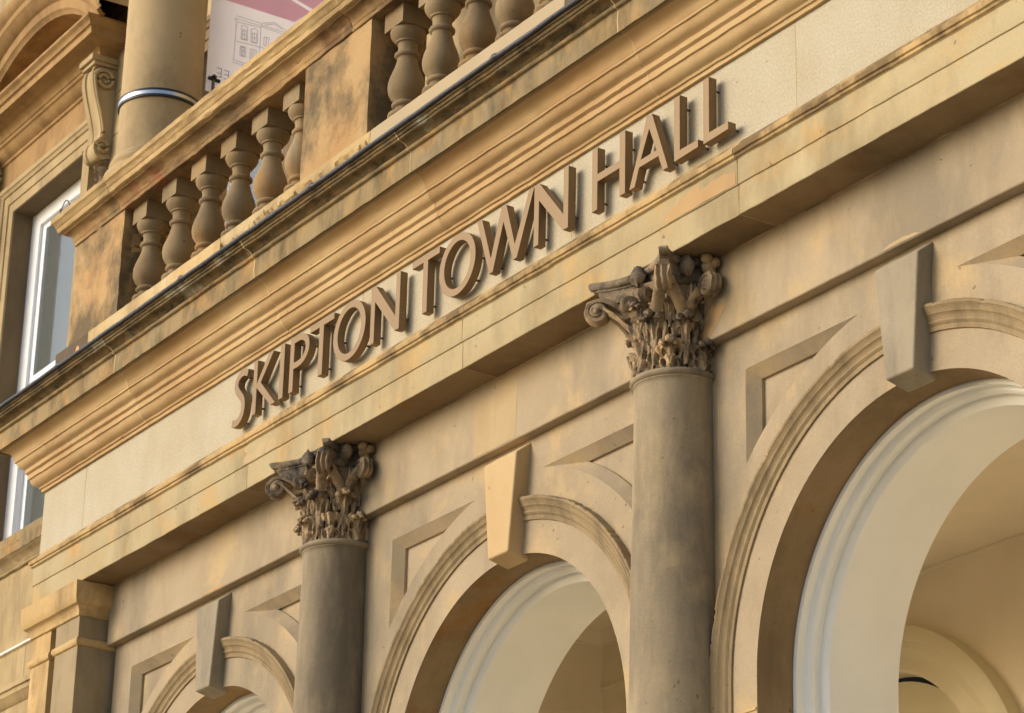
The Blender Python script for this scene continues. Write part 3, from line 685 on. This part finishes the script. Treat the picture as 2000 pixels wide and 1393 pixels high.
    for g, dz in lv:
        ring = []
        for (x, y) in outline(g):
            ero = 0
            if brk and x > .1 and y < -.16: ero = .05 * brk * (1 + .7 * nz3(x, y, dz, 18, seed)) * min(1, dz / .05 + .3)
            q = Vector((x, y)); L_ = q.length; q = q * (1 - ero / L_) if y < .2 else q
            n1 = .007 * nz3(x + cx, y, dz * 2, 16, seed) + .004 * nz3(x + cx, y, dz * 2, 45, seed)
            q = q * (1 + n1 / max(.1, L_))
            ring.append((cx + q.x, cy + q.y, min(5.283, zb0 + dz + .004 * nz3(x, y, dz, 22, seed + 3) * (1 if dz < .09 else 0))))
        rings.append(ring)
    v, f = loft(rings); mesh('abacus', v, f, 'capb', cap, smooth=40)
    g2 = G()
    for (dx, dy, dz, rr_) in ((.30, -.035, .475, .036), (.318, -.06, .505, .028), (.292, -.005, .51, .032), (.31, -.03, .44, .026), (.33, -.02, .49, .026)):
        ring = [[(cx + dx + rr_ * cos(ph) * cos(2 * pi * k / 12), cy + dy + rr_ * cos(ph) * sin(2 * pi * k / 12), min(5.282, z0 + dz + rr_ * sin(ph))) for k in range(12)] for ph in [pi * a / 8 - pi / 2 for a in range(9)]]
        v, f = loft(ring); g2.add(v, f)
    g2.build('corner_rosette', 'cap', cap, smooth=60)
    # fleurons
    for (dx, dy) in ((0, -.222), (.245, -.12)):
        g2 = G(); rr = []
        for a in range(9):
            ph = pi * a / 8 - pi / 2; rr.append([(cx + dx + .040 * cos(ph) * cos(2 * pi * k / 14) * (1 + .5 * nz3(k * .7, a * .5, dx, 1.3, seed)), cy + dy + .034 * cos(ph) * sin(2 * pi * k / 14) * (1 + .5 * nz3(k * .6, a * .6, 3, 1.3, seed)), zb0 + .062 + .044 * sin(ph) * (1 + .8 * nz3(k * .8, a, dx, .9, seed))) for k in range(14)])
        v, f = loft(rr); g2.add(v, f); g2.build('fleuron', 'capb', cap, smooth=60)
    return e
column(-12.80, 7.19, 'left of the two engaged columns, its blackened leaf capital broken at the front corner', 3, .75)
column(-9.69, 7.19, 'right engaged column beside the large arch, with a soot blackened leaf capital', 8, .15)

# ------------------------------------------------------------------ end pilaster
pl = thing('end_pilaster', 'stone pilaster with a moulded cap at the left end of the porch', 'pilaster', (-16.15, 7.0, ZB))
yp = 7.01
capp = [(0, 5.066), (.010, 5.068), (.013, 5.072), (.014, 5.090)] + arc(.016, 5.095, .052, 5.134, -.008, 5) + [(.056, 5.140), (.064, 5.168), (.066, 5.176), (.068, 5.230), (.069, 5.277), (.06, 5.281)]
def wrap(prof, x0, x1, name, mat, par, amp=.002, chips=0, yb=7.6, seed=0, front=yp):
    st = []
    st += [(x0, yb + (front - yb) * i / 10, -1, 0) for i in range(10)] + [(x0, front, -1, -1)]
    st += [(x0 + (x1 - x0) * i / 24, front, 0, -1) for i in range(1, 24)] + [(x1, front, 1, -1)]
    st += [(x1, front + (yb - front) * i / 10, 1, 0) for i in range(1, 11)]
    rings = []
    for (x, y, nx, ny) in st:
        ring = []
        for (p, z) in prof:
            d = amp * nz3(x, y, z * 3, 10, seed)
            ring.append((x + nx * (p + d), y + ny * (p + d), z + amp * nz3(x, y, z * 4, 14, seed + 4)))
        ring += [(x - nx * .02, y - ny * .02 * 0 + (.3 if ny else 0), prof[-1][1]), (x - nx * .02, y + (.3 if ny else 0), prof[0][1])]
        rings.append(ring)
    v, f = loft(rings); return mesh(name, v, f, mat, par, smooth=30)
wrap(capp, -16.50, -15.785, 'pilaster_cap', 'pil', pl, seed=2)
wrap([(-.002, 4.925), (0, 5.068)], -16.50, -16.21, 'neck_block', 'pil', pl, amp=.001)
wrap([(-.002, 4.925), (0, 5.068)], -16.13, -15.785, 'neck_block', 'pil2', pl, amp=.001)
ast = [(0, 4.872), (.010, 4.878), (.015, 4.888), (.016, 4.900), (.014, 4.914), (.008, 4.922), (0, 4.926)]
wrap(ast, -16.50, -16.21, 'astragal', 'pil', pl, amp=.003); wrap(ast, -16.13, -15.785, 'astragal', 'pil', pl, amp=.003, seed=3)
g_ = G(); g_.box(-16.498, -16.212, yp + .002, 7.5, ZB, 4.873); bevelled(g_.build('shaft', 'pil', pl), .004)
g_ = G(); g_.box(-16.128, -15.787, yp + .002, 7.5, ZB, 4.873); bevelled(g_.build('shaft', 'pil2', pl), .004)
g_ = G(); g_.box(-16.23, -16.11, yp + .10, 7.5, ZB, 5.07); g_.build('groove_back', 'pil2', pl)
g_ = G(); g_.box(-16.48, -15.80, 7.30, 9.6, ZB, 5.26); g_.build('side_wall', 'wall', pl)

# ------------------------------------------------------------------ balustrade
ba = thing('balcony_balustrade', 'weathered stone balustrade with stained orange piers on top of the cornice', 'balustrade', (-12.7, 7.1, 6.6))
yP = 6.98
PJ = [(-16.42, -15.91, 'plgrey', 0), (-15.91, -14.04, 'plold', .002), (-14.04, -12.25, 'plold', .010), (-12.25, -10.32, 'plnew', 0), (-10.32, -8.4, 'plgrey', 0), (-8.4, -6.5, 'plold', 0)]
for i, (a, b_, m, rough) in enumerate(PJ):
    if rough > .005:
        n = 260; rings = []
        for k in range(n + 1):
            x = a + .003 + (b_ - a - .006) * k / n; ring = []
            edge = .05 + .035 * nz3(x, 0, 0, 3.3) + .015 * nz3(x, 0, 0, 13)
            for zz in [6.55, 6.6, 6.64] + [6.66 + .02 * q for q in range(19)]:
                dd = .022
                if zz > 7.032 - edge + .01 * nz3(x * 3, zz * 3, 0, 7): dn = 0
                else: dn = .016 + .020 * nz3(x * 2, 0, zz * 5, 5, 3) + .014 * nz3(x * 2.2, 0, zz * 6, 16, 4)
                ring.append((x, yP - dd + dn, zz))
            ring += [(x, yP - .022, 7.041), (x, yP - .018, 7.045), (x, 7.35, 7.045), (x, 7.35, 6.55)]
            rings.append(ring)
        v, f = loft(rings); mesh('plinth_stone', v, f, m, ba, smooth=40, label='plinth stone with a flaking, scaly face')
    else:
        run('plinth_stone', [(.022, 6.55, 0), (.022, 6.7, 0), (.022, 6.85, 0), (.022, 7.038, 0), (.018, 7.045, 0)], yP, a + .003, b_ - .003, m, ba, step=.03, amp=.0015 if m != 'plnew' else .0003, back=.37, chips=.004 if m == 'plold' else 0, seed=i,
            label={'plgrey': 'grey plinth stone', 'plnew': 'smooth new plinth stone'}.get(m))
for px_, rz in ((-16.27, .030), (-16.06, .038)):
    v = [(px_ + .032 * cos(2 * pi * k / 24), yP - .0245, 6.935 + rz * 1.5 * sin(2 * pi * k / 24) - (.03 if px_ < -16.2 else 0)) for k in range(24)]
    mesh('putty_patch', v, [tuple(range(24))], 'putty', ba, label='oval orange repair patch')
def pier(x0, x1, seed):
    nx, nzz = 26, 30; rings = []
    for j in range(nzz + 1):
        z = 7.044 + (7.815 - 7.044) * j / nzz; ring = []
        P = [(x0 + (x1 - x0) * i / nx, yP) for i in range(nx + 1)] + [(x1, yP + .37 * i / 12) for i in range(1, 13)] + [(x0, yP + .37)] + [(x0, yP + .37 - .37 * i / 8) for i in range(1, 8)]
        for (x, y) in P:
            n1 = .004 * nz3(x, y, z, 7, seed) + .002 * nz3(x, y, z, 30, seed)
            ring.append((x + (n1 if y > yP else 0), y + (n1 if y == yP else 0), z))
        rings.append(ring)
    v, f = loft(rings); return mesh('pier', v, f, 'pier', ba, smooth=50)
pier(-16.27, -15.53, 1); pier(-13.095, -12.33, 5); pier(-9.86, -9.10, 9)
rp = [(-.004, 7.802, 0), (.010, 7.800, 0), (.013, 7.803, 0), (.014, 7.828, 0)] + [(a_, b__, 0) for a_, b__ in arc(.018, 7.832, .078, 7.892, -.016, 6)] + \
     [(.082, 7.898, 1), (.100, 7.902, 1), (.107, 7.906, 1), (.111, 7.920, 1), (.113, 7.938, 1), (.118, 7.942, 1), (.122, 7.946, 1), (.128, 7.962, 1), (.138, 7.972, 1), (.146, 7.978, 1), (.147, 8.012, 1), (.140, 8.018, 1)]
xs = [-16.27, -15.57, -12.53, -9.5, -7.0]
for i in range(4):
    run('handrail_stone', rp, yP, xs[i] + (.002 if i else 0), xs[i + 1] - .002, ['rail', 'railtop'], ba, amp=.0035, freq=6, left_return=7.30 if i == 0 else None, chips=.008, back=.36, seed=i * 5)
    if i: run('mortar_joint', [(p - .002, z, 0) for p, z, _ in rp], yP, xs[i] - .005, xs[i] + .005, 'mortar', ba, step=.01, amp=.003, back=.3)
bp = [(.0, 7.08), (.10, 7.08), (.10, 7.118), (.088, 7.12), (.098, 7.128), (.102, 7.138), (.098, 7.150), (.086, 7.156), (.066, 7.165), (.058, 7.176), (.062, 7.190), (.074, 7.194), (.080, 7.202), (.080, 7.212), (.074, 7.220), (.062, 7.223),
      (.070, 7.236), (.090, 7.258), (.103, 7.285), (.1075, 7.315), (.105, 7.345), (.096, 7.380), (.083, 7.415), (.071, 7.447), (.062, 7.478), (.057, 7.502), (.058, 7.508), (.068, 7.512), (.074, 7.520), (.074, 7.530), (.068, 7.538), (.058, 7.541),
      (.055, 7.556), (.056, 7.590), (.060, 7.600), (.070, 7.603), (.071, 7.612), (.078, 7.618), (.092, 7.634), (.101, 7.652), (.104, 7.668), (.101, 7.682), (.0, 7.682)]
def bal(x, half=0, label=None):
    c = 7.13
    v, f = lathe([(max(r, .001), z) for r, z in bp], x, c, 36, amp=.0025, seed=x)
    g2 = G(); g2.add(v, f); g2.box(x - .1, x + .1, c - .1, c + .1, 7.684, 7.803); g2.box(x - .1, x + .1, c - .1, c + .1, 7.04, 7.082)
    return g2.build('baluster', 'bal', ba, smooth=40, label=label)
for i, x in enumerate([-15.40, -14.975, -14.565, -14.16, -13.755, -13.36, -12.165, -11.795, -11.42, -11.05, -10.68, -10.31]):
    o = bal(x, label='darker engaged baluster against the pier' if i in (0, 6) else None)

# ------------------------------------------------------------------ upper column with strap
uc = thing('upper_column', 'plain round column standing behind the balustrade at the left', 'column', (-15.9, 7.35, 6.6))
pr = [(.281, 8.39), (.279, 8.45), (.277, 8.8), (.274, 10.5), (.262, 12.6)]
v, f = lathe(pr, -15.9, 7.35, 72, amp=.001); mesh('shaft', v, f, 'ucol', uc, smooth=40)
pr = [(.34, 8.18), (.352, 8.20), (.355, 8.225), (.348, 8.25), (.33, 8.265), (.312, 8.27), (.305, 8.29), (.308, 8.305), (.316, 8.315), (.318, 8.33), (.312, 8.345), (.300, 8.35), (.299, 8.375), (.289, 8.385), (.281, 8.392)]
v, f = lathe(pr, -15.9, 7.35, 64, amp=.002); mesh('base_moulding', v, f, 'ucol', uc, smooth=50)
g_ = G(); g_.box(-16.27, -15.53, 7.05, 7.72, 6.6, 8.18); g_.build('pedestal', 'pier', uc)
stp = thing('column_strap', 'polished steel strap with black rubber edges tightened round the upper column', 'strap', (-15.9, 7.35, 8.79))
v, f = lathe([(.280, 8.766), (.290, 8.767), (.291, 8.782), (.288, 8.784), (.288, 8.812), (.291, 8.814), (.290, 8.829), (.280, 8.830)], -15.9, 7.35, 72); mesh('rubber_liner', v, f, 'black', stp, smooth=30)
v, f = lathe([(.288, 8.783), (.2905, 8.785), (.2905, 8.811), (.288, 8.813)], -15.9, 7.35, 72); mesh('steel_band', v, f, 'steel', stp, smooth=30)

# ------------------------------------------------------------------ banner
bn = thing('banner', 'pale banner with pink shapes and a line drawing of a building, seen from its back', 'banner', (-15.9, 8.2, 9.05))
XB = -15.9
g_ = G(); n = 14
for i in range(n):
    pass
rings = [[(XB - .004 + .006 * sin(k * .9) * (j / 6), 7.685 + (9.3 - 7.685) * k / 20, 9.06 + (11.6 - 9.06) * j / 6) for j in range(7)] for k in range(21)]
v, f = loft(rings, closed=False); v = [(XB - .006, p[1], p[2]) for p in v]; mesh('cloth', v, f, 'banner', bn)
def flat(name, loops, mat, dx=.0):
    vs, fs = [], []
    for lp in loops:
        tv, tf = poly(lp, (), lambda p: (XB + dx, p[0], p[1])); b0 = len(vs); vs += tv; fs += [tuple(i + b0 for i in t_) for t_ in tf]
    return mesh(name, vs, fs, mat, bn)
flat('pink_shape', [[(7.799, 9.818), (8.359, 9.821), (8.487, 9.945), (8.323, 9.99), (8.0, 10.25), (7.70, 10.3), (7.70, 9.819)]], 'pink', -.002)
flat('pink_shape', [[(8.369, 10.005), (8.507, 9.972), (8.9, 9.9), (9.0, 10.6), (8.45, 10.6)]], 'pink', -.002)
lines = [[(7.889, 9.72), (8.082, 9.721)], [(7.875, 9.696), (8.078, 9.7)], [(7.875, 9.696), (7.893, 9.673)], [(7.893, 9.671), (8.084, 9.687)], [(7.892, 9.666), (7.887, 9.357)], [(7.873, 9.342), (8.2, 9.35)], [(7.885, 9.361), (8.2, 9.365)], [(7.897, 9.518), (8.111, 9.53), (8.3, 9.535)], [(8.089, 9.721), (8.091, 9.35)], [(8.089, 9.723), (8.197, 9.761), (8.276, 9.733), (8.31, 9.72)], [(8.09, 9.71), (8.30, 9.709)], [(8.091, 9.696), (8.30, 9.69)], [(8.12, 9.719), (8.198, 9.751), (8.261, 9.728)],
 [(7.934, 9.651), (7.958, 9.664), (7.982, 9.654), (7.986, 9.549), (7.935, 9.545), (7.934, 9.651)], [(7.943, 9.624), (7.973, 9.626), (7.976, 9.551), (7.945, 9.551), (7.943, 9.624)], [(7.958, 9.626), (7.96, 9.55)], [(7.944, 9.586), (7.974, 9.587)],
 [(8.012, 9.648), (8.039, 9.665), (8.066, 9.653), (8.067, 9.549), (8.016, 9.546), (8.012, 9.648)], [(8.024, 9.624), (8.057, 9.627), (8.057, 9.551), (8.026, 9.551), (8.024, 9.624)], [(8.04, 9.627), (8.041, 9.551)], [(8.025, 9.587), (8.057, 9.588)],
 [(8.119, 9.621), (8.159, 9.624), (8.158, 9.558), (8.119, 9.556), (8.119, 9.621)], [(8.139, 9.62), (8.138, 9.561)], [(7.934, 9.49), (7.979, 9.491), (7.982, 9.414), (7.934, 9.412), (7.934, 9.49)], [(7.944, 9.485), (7.97, 9.487), (7.97, 9.418), (7.946, 9.418), (7.944, 9.485)], [(7.957, 9.487), (7.958, 9.418)], [(7.946, 9.453), (7.97, 9.454)],
 [(8.015, 9.492), (8.063, 9.495), (8.061, 9.415), (8.015, 9.415), (8.015, 9.492)], [(8.028, 9.489), (8.028, 9.42)], [(8.043, 9.491), (8.041, 9.42)]]
def strips(name, lines, wd, mat):
    vs, fs = [], []
    for L in lines:
        for a_, b_ in zip(L[:-1], L[1:]):
            a2, b2 = Vector(a_), Vector(b_); t_ = (b2 - a2).normalized(); n_ = Vector((-t_.y, t_.x)) * wd / 2; k = len(vs)
            for q in (a2 + n_, a2 - n_, b2 - n_, b2 + n_): vs.append((XB + .001, q.x, q.y))
            fs.append((k, k + 1, k + 2, k + 3))
    o = mesh(name, vs, fs, mat, bn); o['kind'] = 'stuff'; return o
strips('printed_drawing', lines, .0045, 'ink')
strips('printed_letter', [[(7.759, 9.262), (7.799, 9.264)], [(7.799, 9.268), (7.799, 9.190)], [(7.762, 9.223), (7.799, 9.225)], [(7.762, 9.193), (7.799, 9.196)]], .008, 'ink')
strips('printed_letter', [[(7.819, 9.259), (7.856, 9.261)], [(7.856, 9.265), (7.856, 9.188)], [(7.819, 9.226), (7.856, 9.228)], [(7.819, 9.192), (7.856, 9.194)]], .008, 'ink')
bc = thing('banner_clamp', 'black clamp with a metal bolt at the lower corner of the banner', 'clamp', (-15.88, 7.74, 9.1))
g_ = G(); v, f = tube([(XB + .012, 7.695, 9.158), (XB + .012, 7.785, 9.152)], .014, 10); g_.add(v, f); g_.build('clamp_bar', 'black', bc, smooth=40)
g_ = G(); v, f = tube([(XB + .012, 7.735, 9.15), (XB + .012, 7.735, 9.02)], .012, 8); g_.add(v, f); v, f = tube([(XB + .02, 7.735, 9.17), (XB + .02, 7.735, 9.19)], [.022, .008], 10); g_.add(v, f); g_.build('clamp_bolt', 'pin', bc, smooth=40)

# ------------------------------------------------------------------ main building behind
YM = 9.65
mb = thing('main_building_wall', 'sandstone main wall of the town hall rising behind the porch at the left', 'wall', (-22, YM, ZB))
wins = [(-23.31, 'tall hooded window with a white frame at the left edge'), (-19.22, 'white framed window half hidden behind the balusters')]
ow = .82; zw0, zw1 = 6.95, 11.76
out_ = [(-30, ZB), (-13.78, ZB), (-13.78, 5.08), (-4, 5.08), (-4, 16.5), (-30, 16.5)]
hl = [[(c - ow, 8.07 if i == 0 else 6.95), (c + ow, 8.07 if i == 0 else 6.95), (c + ow, zw1), (c - ow, zw1)] for i, (c, _) in enumerate(wins)]
arch_hole = []
v, f = poly(out_, hl, lambda p: (p[0], YM + .012, p[1])); mesh('wall_core', v, f, 'main', mb)
# ashlar blocks
rnd = random.Random(4)
def blocks(x0, x1, z0, z1, nrow, off, blen=.95):
    h = (z1 - z0) / nrow
    for r in range(nrow):
        x = x0; first = True
        while x < x1 - .01:
            L_ = blen * (.5 if (first and (r + off) % 2) else 1) * rnd.uniform(.95, 1.05); first = False
            xe = min(x1, x + L_)
            if xe < x1 and x1 - xe < .2: xe = x1
            g2 = G(); g2.box(x + .003, xe - .003, YM, YM + .2, z0 + r * h + .003, z0 + (r + 1) * h - .003)
            bevelled(g2.build('wall_stone', 'main', mb), .004, 1); x = xe
blocks(-26.4, -21.0, 6.99, 7.76, 1, 0, 2.2)
blocks(-26.4, -21.0, 5.2, 6.44, 3, 1, .9); blocks(-26.4, -21.0, 6.62, 6.985, 1, 0, .7)
blocks(-26.6, -24.5, 8.1, 16.2, 18, 0); blocks(-22.1, -20.15, 8.1, 16.2, 18, 1); blocks(-24.48, -22.12, 12.8, 16.2, 7, 1); blocks(-18.3, -12.0, 6.6, 16.2, 21, 0, 1.1)
run('sill_course', [(0, 7.77, 0), (.018, 7.78, 0), (.022, 7.80, 0)] + [(a_, b__, 0) for a_, b__ in arc(.025, 7.80, .10, 7.872, -.01, 5)] + [(.108, 7.88, 1), (.118, 7.885, 1), (.122, 7.96, 1), (.128, 7.972, 1), (.13, 8.055, 1), (.08, 8.07, 1)], YM, -27, -20, ['main', 'corona'], mb, amp=.004, chips=.01, label='moulded sill course under the tall window')
run('string_course', [(0, 6.44, 0), (.03, 6.46, 0), (.05, 6.49, 0), (.075, 6.51, 0), (.08, 6.55, 0), (.10, 6.555, 0), (.10, 6.60, 0), (.02, 6.62, 0)], YM, -27, -20, 'main', mb, amp=.003, chips=.005)
run('white_drip_strip', [(0, 6.976, 0), (.03, 6.978, 0), (.03, 6.992, 0), (0, 6.996, 0)], YM, -27, -20, 'cream', mb, amp=.001)
# windows
for wi, (c, lab) in enumerate(wins):
    e = thing('sash_window', lab, 'window', (c, YM, 8.07), 'upper floor windows of the town hall')
    zb = 8.07 if wi == 0 else 6.95; zt_ = zw1; yf = 9.85
    g2 = G()
    g2.box(c - ow - .02, c - ow, YM, 10.3, zb, zt_); g2.box(c + ow, c + ow + .02, YM, 10.3, zb, zt_); g2.box(c - ow, c + ow, YM, 10.3, zt_, zt_ + .02); g2.box(c - ow, c + ow, YM, 10.0, zb - .05, zb)
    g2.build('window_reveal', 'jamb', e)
    g2 = G()
    x0, x1 = c - ow, c + ow
    g2.box(x0, x0 + .20, yf, yf + .1, zb, zt_); g2.box(x1 - .20, x1, yf, yf + .1, zb, zt_); g2.box(x0 + .20, x1 - .20, yf, yf + .1, zt_ - .16, zt_); g2.box(x0 + .20, x1 - .20, yf, yf + .1, zb, zb + .12)
    bevelled(g2.build('window_frame', 'white', e), .006)
    for s in (0, 1):
        g2 = G(); za = zb + .12 + s * (zt_ - zb - .3) / 2; zc_ = za + (zt_ - zb - .3) / 2 + .02; yy = yf + .035 + (.04 if s == 0 else 0)
        g2.box(x0 + .202, x0 + .285, yy, yy + .04, za, zc_); g2.box(x1 - .285, x1 - .202, yy, yy + .04, za, zc_); g2.box(x0 + .287, x1 - .287, yy, yy + .04, za, za + .07); g2.box(x0 + .287, x1 - .287, yy, yy + .04, zc_ - .06, zc_)
        sh = bevelled(g2.build('sash', 'white', e), .005)
        g2 = G(); g2.box(x0 + .287, x1 - .287, yy + .016, yy + .022, za + .07, zc_ - .06); g2.build('pane', 'glass', sh)
    g2 = G(); g2.box(x0 + .17, x0 + .62, 10.08, 10.09, zb, zt_ - .1); g2.build('blind', 'blind', e)
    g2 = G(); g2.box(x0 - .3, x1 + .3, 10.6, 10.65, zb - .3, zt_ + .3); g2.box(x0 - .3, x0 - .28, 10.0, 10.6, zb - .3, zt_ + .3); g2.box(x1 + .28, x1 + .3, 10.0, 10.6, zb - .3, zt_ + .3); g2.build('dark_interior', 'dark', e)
    # architrave moulding round the opening
    st = [(x0, zb, -1, 0), (x0, zt_, -1, 1), (x1, zt_, 1, 1), (x1, zb, 1, 0)]
    rings = []
    for (x, z, nx, nzv) in st:
        rings.append([(x + nx * d, YM - p, z + nzv * d) for d, p in ((.0, .0), (0, .02), (.10, .022), (.102, .034), (.20, .036), (.204, .05), (.235, .062), (.245, .075), (.29, .078), (.295, 0))])
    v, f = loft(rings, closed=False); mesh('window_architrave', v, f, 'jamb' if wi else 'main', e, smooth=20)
    if wi: continue
    # hood: frieze, bed mouldings, cornice
    hp = [(.03, 12.07, 0), (.03, 12.36, 0), (.05, 12.37, 0), (.055, 12.40, 0)] + [(a_, b__, 0) for a_, b__ in arc(.06, 12.40, .14, 12.48, .01, 4)] + [(.16, 12.49, 0), (.17, 12.52, 0)] + [(a_, b__, 0) for a_, b__ in arc(.18, 12.52, .28, 12.60, -.02, 4)] + \
         [(.30, 12.61, 0), (.38, 12.615, 0), (.385, 12.68, 0), (.40, 12.69, 0)] + [(a_, b__, 0) for a_, b__ in arc(.41, 12.69, .455, 12.745, -.01, 4)] + [(.46, 12.75, 0), (.46, 12.775, 0), (.0, 12.785, 0)]
    hx0, hx1 = -24.52, -22.10
    sts = [(hx0, YM + .05, -1, 0), (hx0, YM, -1, -1), (hx1, YM, 1, -1), (hx1, YM + .05, 1, 0)]
    rings = [[(x + nx * p, y + ny * p, z) for p, z, _ in hp] for x, y, nx, ny in sts]
    v, f = loft(rings, closed=False); mesh('hood_cornice', v, f, 'hood', e, smooth=30)
    # segmental pediment
    cx_, cz_ = -23.36, 11.40
    pp = [(2.0, YM), (2.0, 9.40), (2.03, 9.385), (2.05, 9.36), (2.14, 9.35), (2.16, 9.31), (2.22, 9.27), (2.24, 9.25), (2.30, 9.245), (2.33, 9.21), (2.38, 9.19), (2.42, 9.19), (2.43, YM)]
    amax = math.acos((12.80 - cz_) / 2.43); rings = []
    for k in range(41):
        a = -amax + 2 * amax * k / 40
        rings.append([(cx_ + r * sin(a), y, max(12.79, cz_ + r * cos(a))) for r, y in pp])
    v, f = loft(rings, closed=False); mesh('pediment_arch', v, f, 'hood', e, smooth=30)
    g2 = G(); seg = [(cx_ + 2.02 * sin(-.8 + 1.6 * k / 20), cz_ + 2.02 * cos(-.8 + 1.6 * k / 20)) for k in range(21)]
    v, f = poly(seg, (), lambda p: (p[0], YM - .02, p[1])); mesh('tympanum', v, f, 'hood', e)
    # scrolled brackets either side
    for bx in (-22.02, -24.61):
        g2 = G(); g2.box(bx - .15, bx + .15, 9.37, YM, 12.44, 12.50); g2.box(bx - .135, bx + .135, 9.40, YM, 12.40, 12.44)
        cs = bevelled(g2.build('console_bracket', 'main', e), .006)
        # side outline of an S shaped console: (distance out of the wall, height)
        S = [(0, 12.40), (.20, 12.40), (.235, 12.36), (.245, 12.29), (.235, 12.20), (.205, 12.08), (.165, 11.95), (.130, 11.82), (.115, 11.72), (.125, 11.66), (.155, 11.63), (.175, 11.58), (.168, 11.51), (.13, 11.46), (.07, 11.45), (0, 11.47)]
        S2 = smooth_path(S, 3)
        ra = [[(bx + s_ * .115, YM - p.x, p.y) for p in S2] for s_ in (-1, -.55, -.5, .5, .55, 1)]
        ra[1] = [(bx - .062, YM - p.x, p.y) for p in S2]; ra[2] = [(bx - .055, YM - p.x * .93, p.y) for p in S2]; ra[3] = [(bx + .055, YM - p.x * .93, p.y) for p in S2]; ra[4] = [(bx + .062, YM - p.x, p.y) for p in S2]
        v, f = loft(ra); mesh('scroll_body', v, f, 'main', cs, smooth=40)
        for (pc, zc2, r0, tn) in ((.125, 12.26, .105, 1.8), (.095, 11.56, .072, 1.4)):
            for sgn in (-1, 1):
                pts = []
                N = int(tn * 18)
                for k in range(N + 1):
                    a = pi * .9 - 2 * pi * k / 18; r = r0 * (1 - .8 * k / N)
                    pts.append((bx + sgn * .132, YM - pc + r * cos(a), zc2 + r * sin(a)))
                v, f = tube(pts, [.024 - .008 * k / N for k in range(N + 1)], 8); g3 = G(); g3.add(v, f); g3.build('scroll_ridge', 'main', cs, smooth=60)
        for sgn in (-1, 1):
            sp_ = [(bx + sgn * .130, YM - p.x + .02, p.y) for p in S2[8:32]]
            v, f = tube(sp_, .017, 8); g3 = G(); g3.add(v, f); g3.build('scroll_ridge', 'main', cs, smooth=60)
        rings = []
        for k in range(13):
            z = 11.46 - .36 * k / 12; wv = .11 * (1 - .35 * k / 12) * (1 + .18 * sin(k * 2.1)); pr_ = .075 * (1 - .5 * k / 12) + .02 * abs(sin(k * 1.6))
            rings.append([(bx + wv * u + .01 * nz3(u * 3, k, 0, 1.3), YM - pr_ * h_ + .012 * nz3(u * 4, k, 2, 1.7), z) for u, h_ in ((-1, 0), (-.9, .6), (-.5, 1.0), (-.2, .75), (0, 1.15), (.2, .75), (.5, 1.0), (.9, .6), (1, 0))])
        v, f = loft(rings); mesh('leaf_drop', v, f, 'jamb', cs, smooth=50)

# ------------------------------------------------------------------ loose wire on the rail
wr = thing('loose_wire', 'short black and red electric wire curling up from the left end of the handrail', 'wire', (-16.3, 6.95, 8.02))
pts = [(-16.33 + .16 * k / 12, 6.86, 8.02 + .085 * sin(pi * k / 12) ** .7) for k in range(13)]
v, f = tube(pts, .004, 6); mesh('black_wire', v, f, 'black', wr)
pts = [(-16.33 - .012 * k / 6, 6.86, 8.075 - .065 * k / 6) for k in range(7)]
v, f = tube(pts, .0045, 6); mesh('red_wire', v, f, 'red', wr)
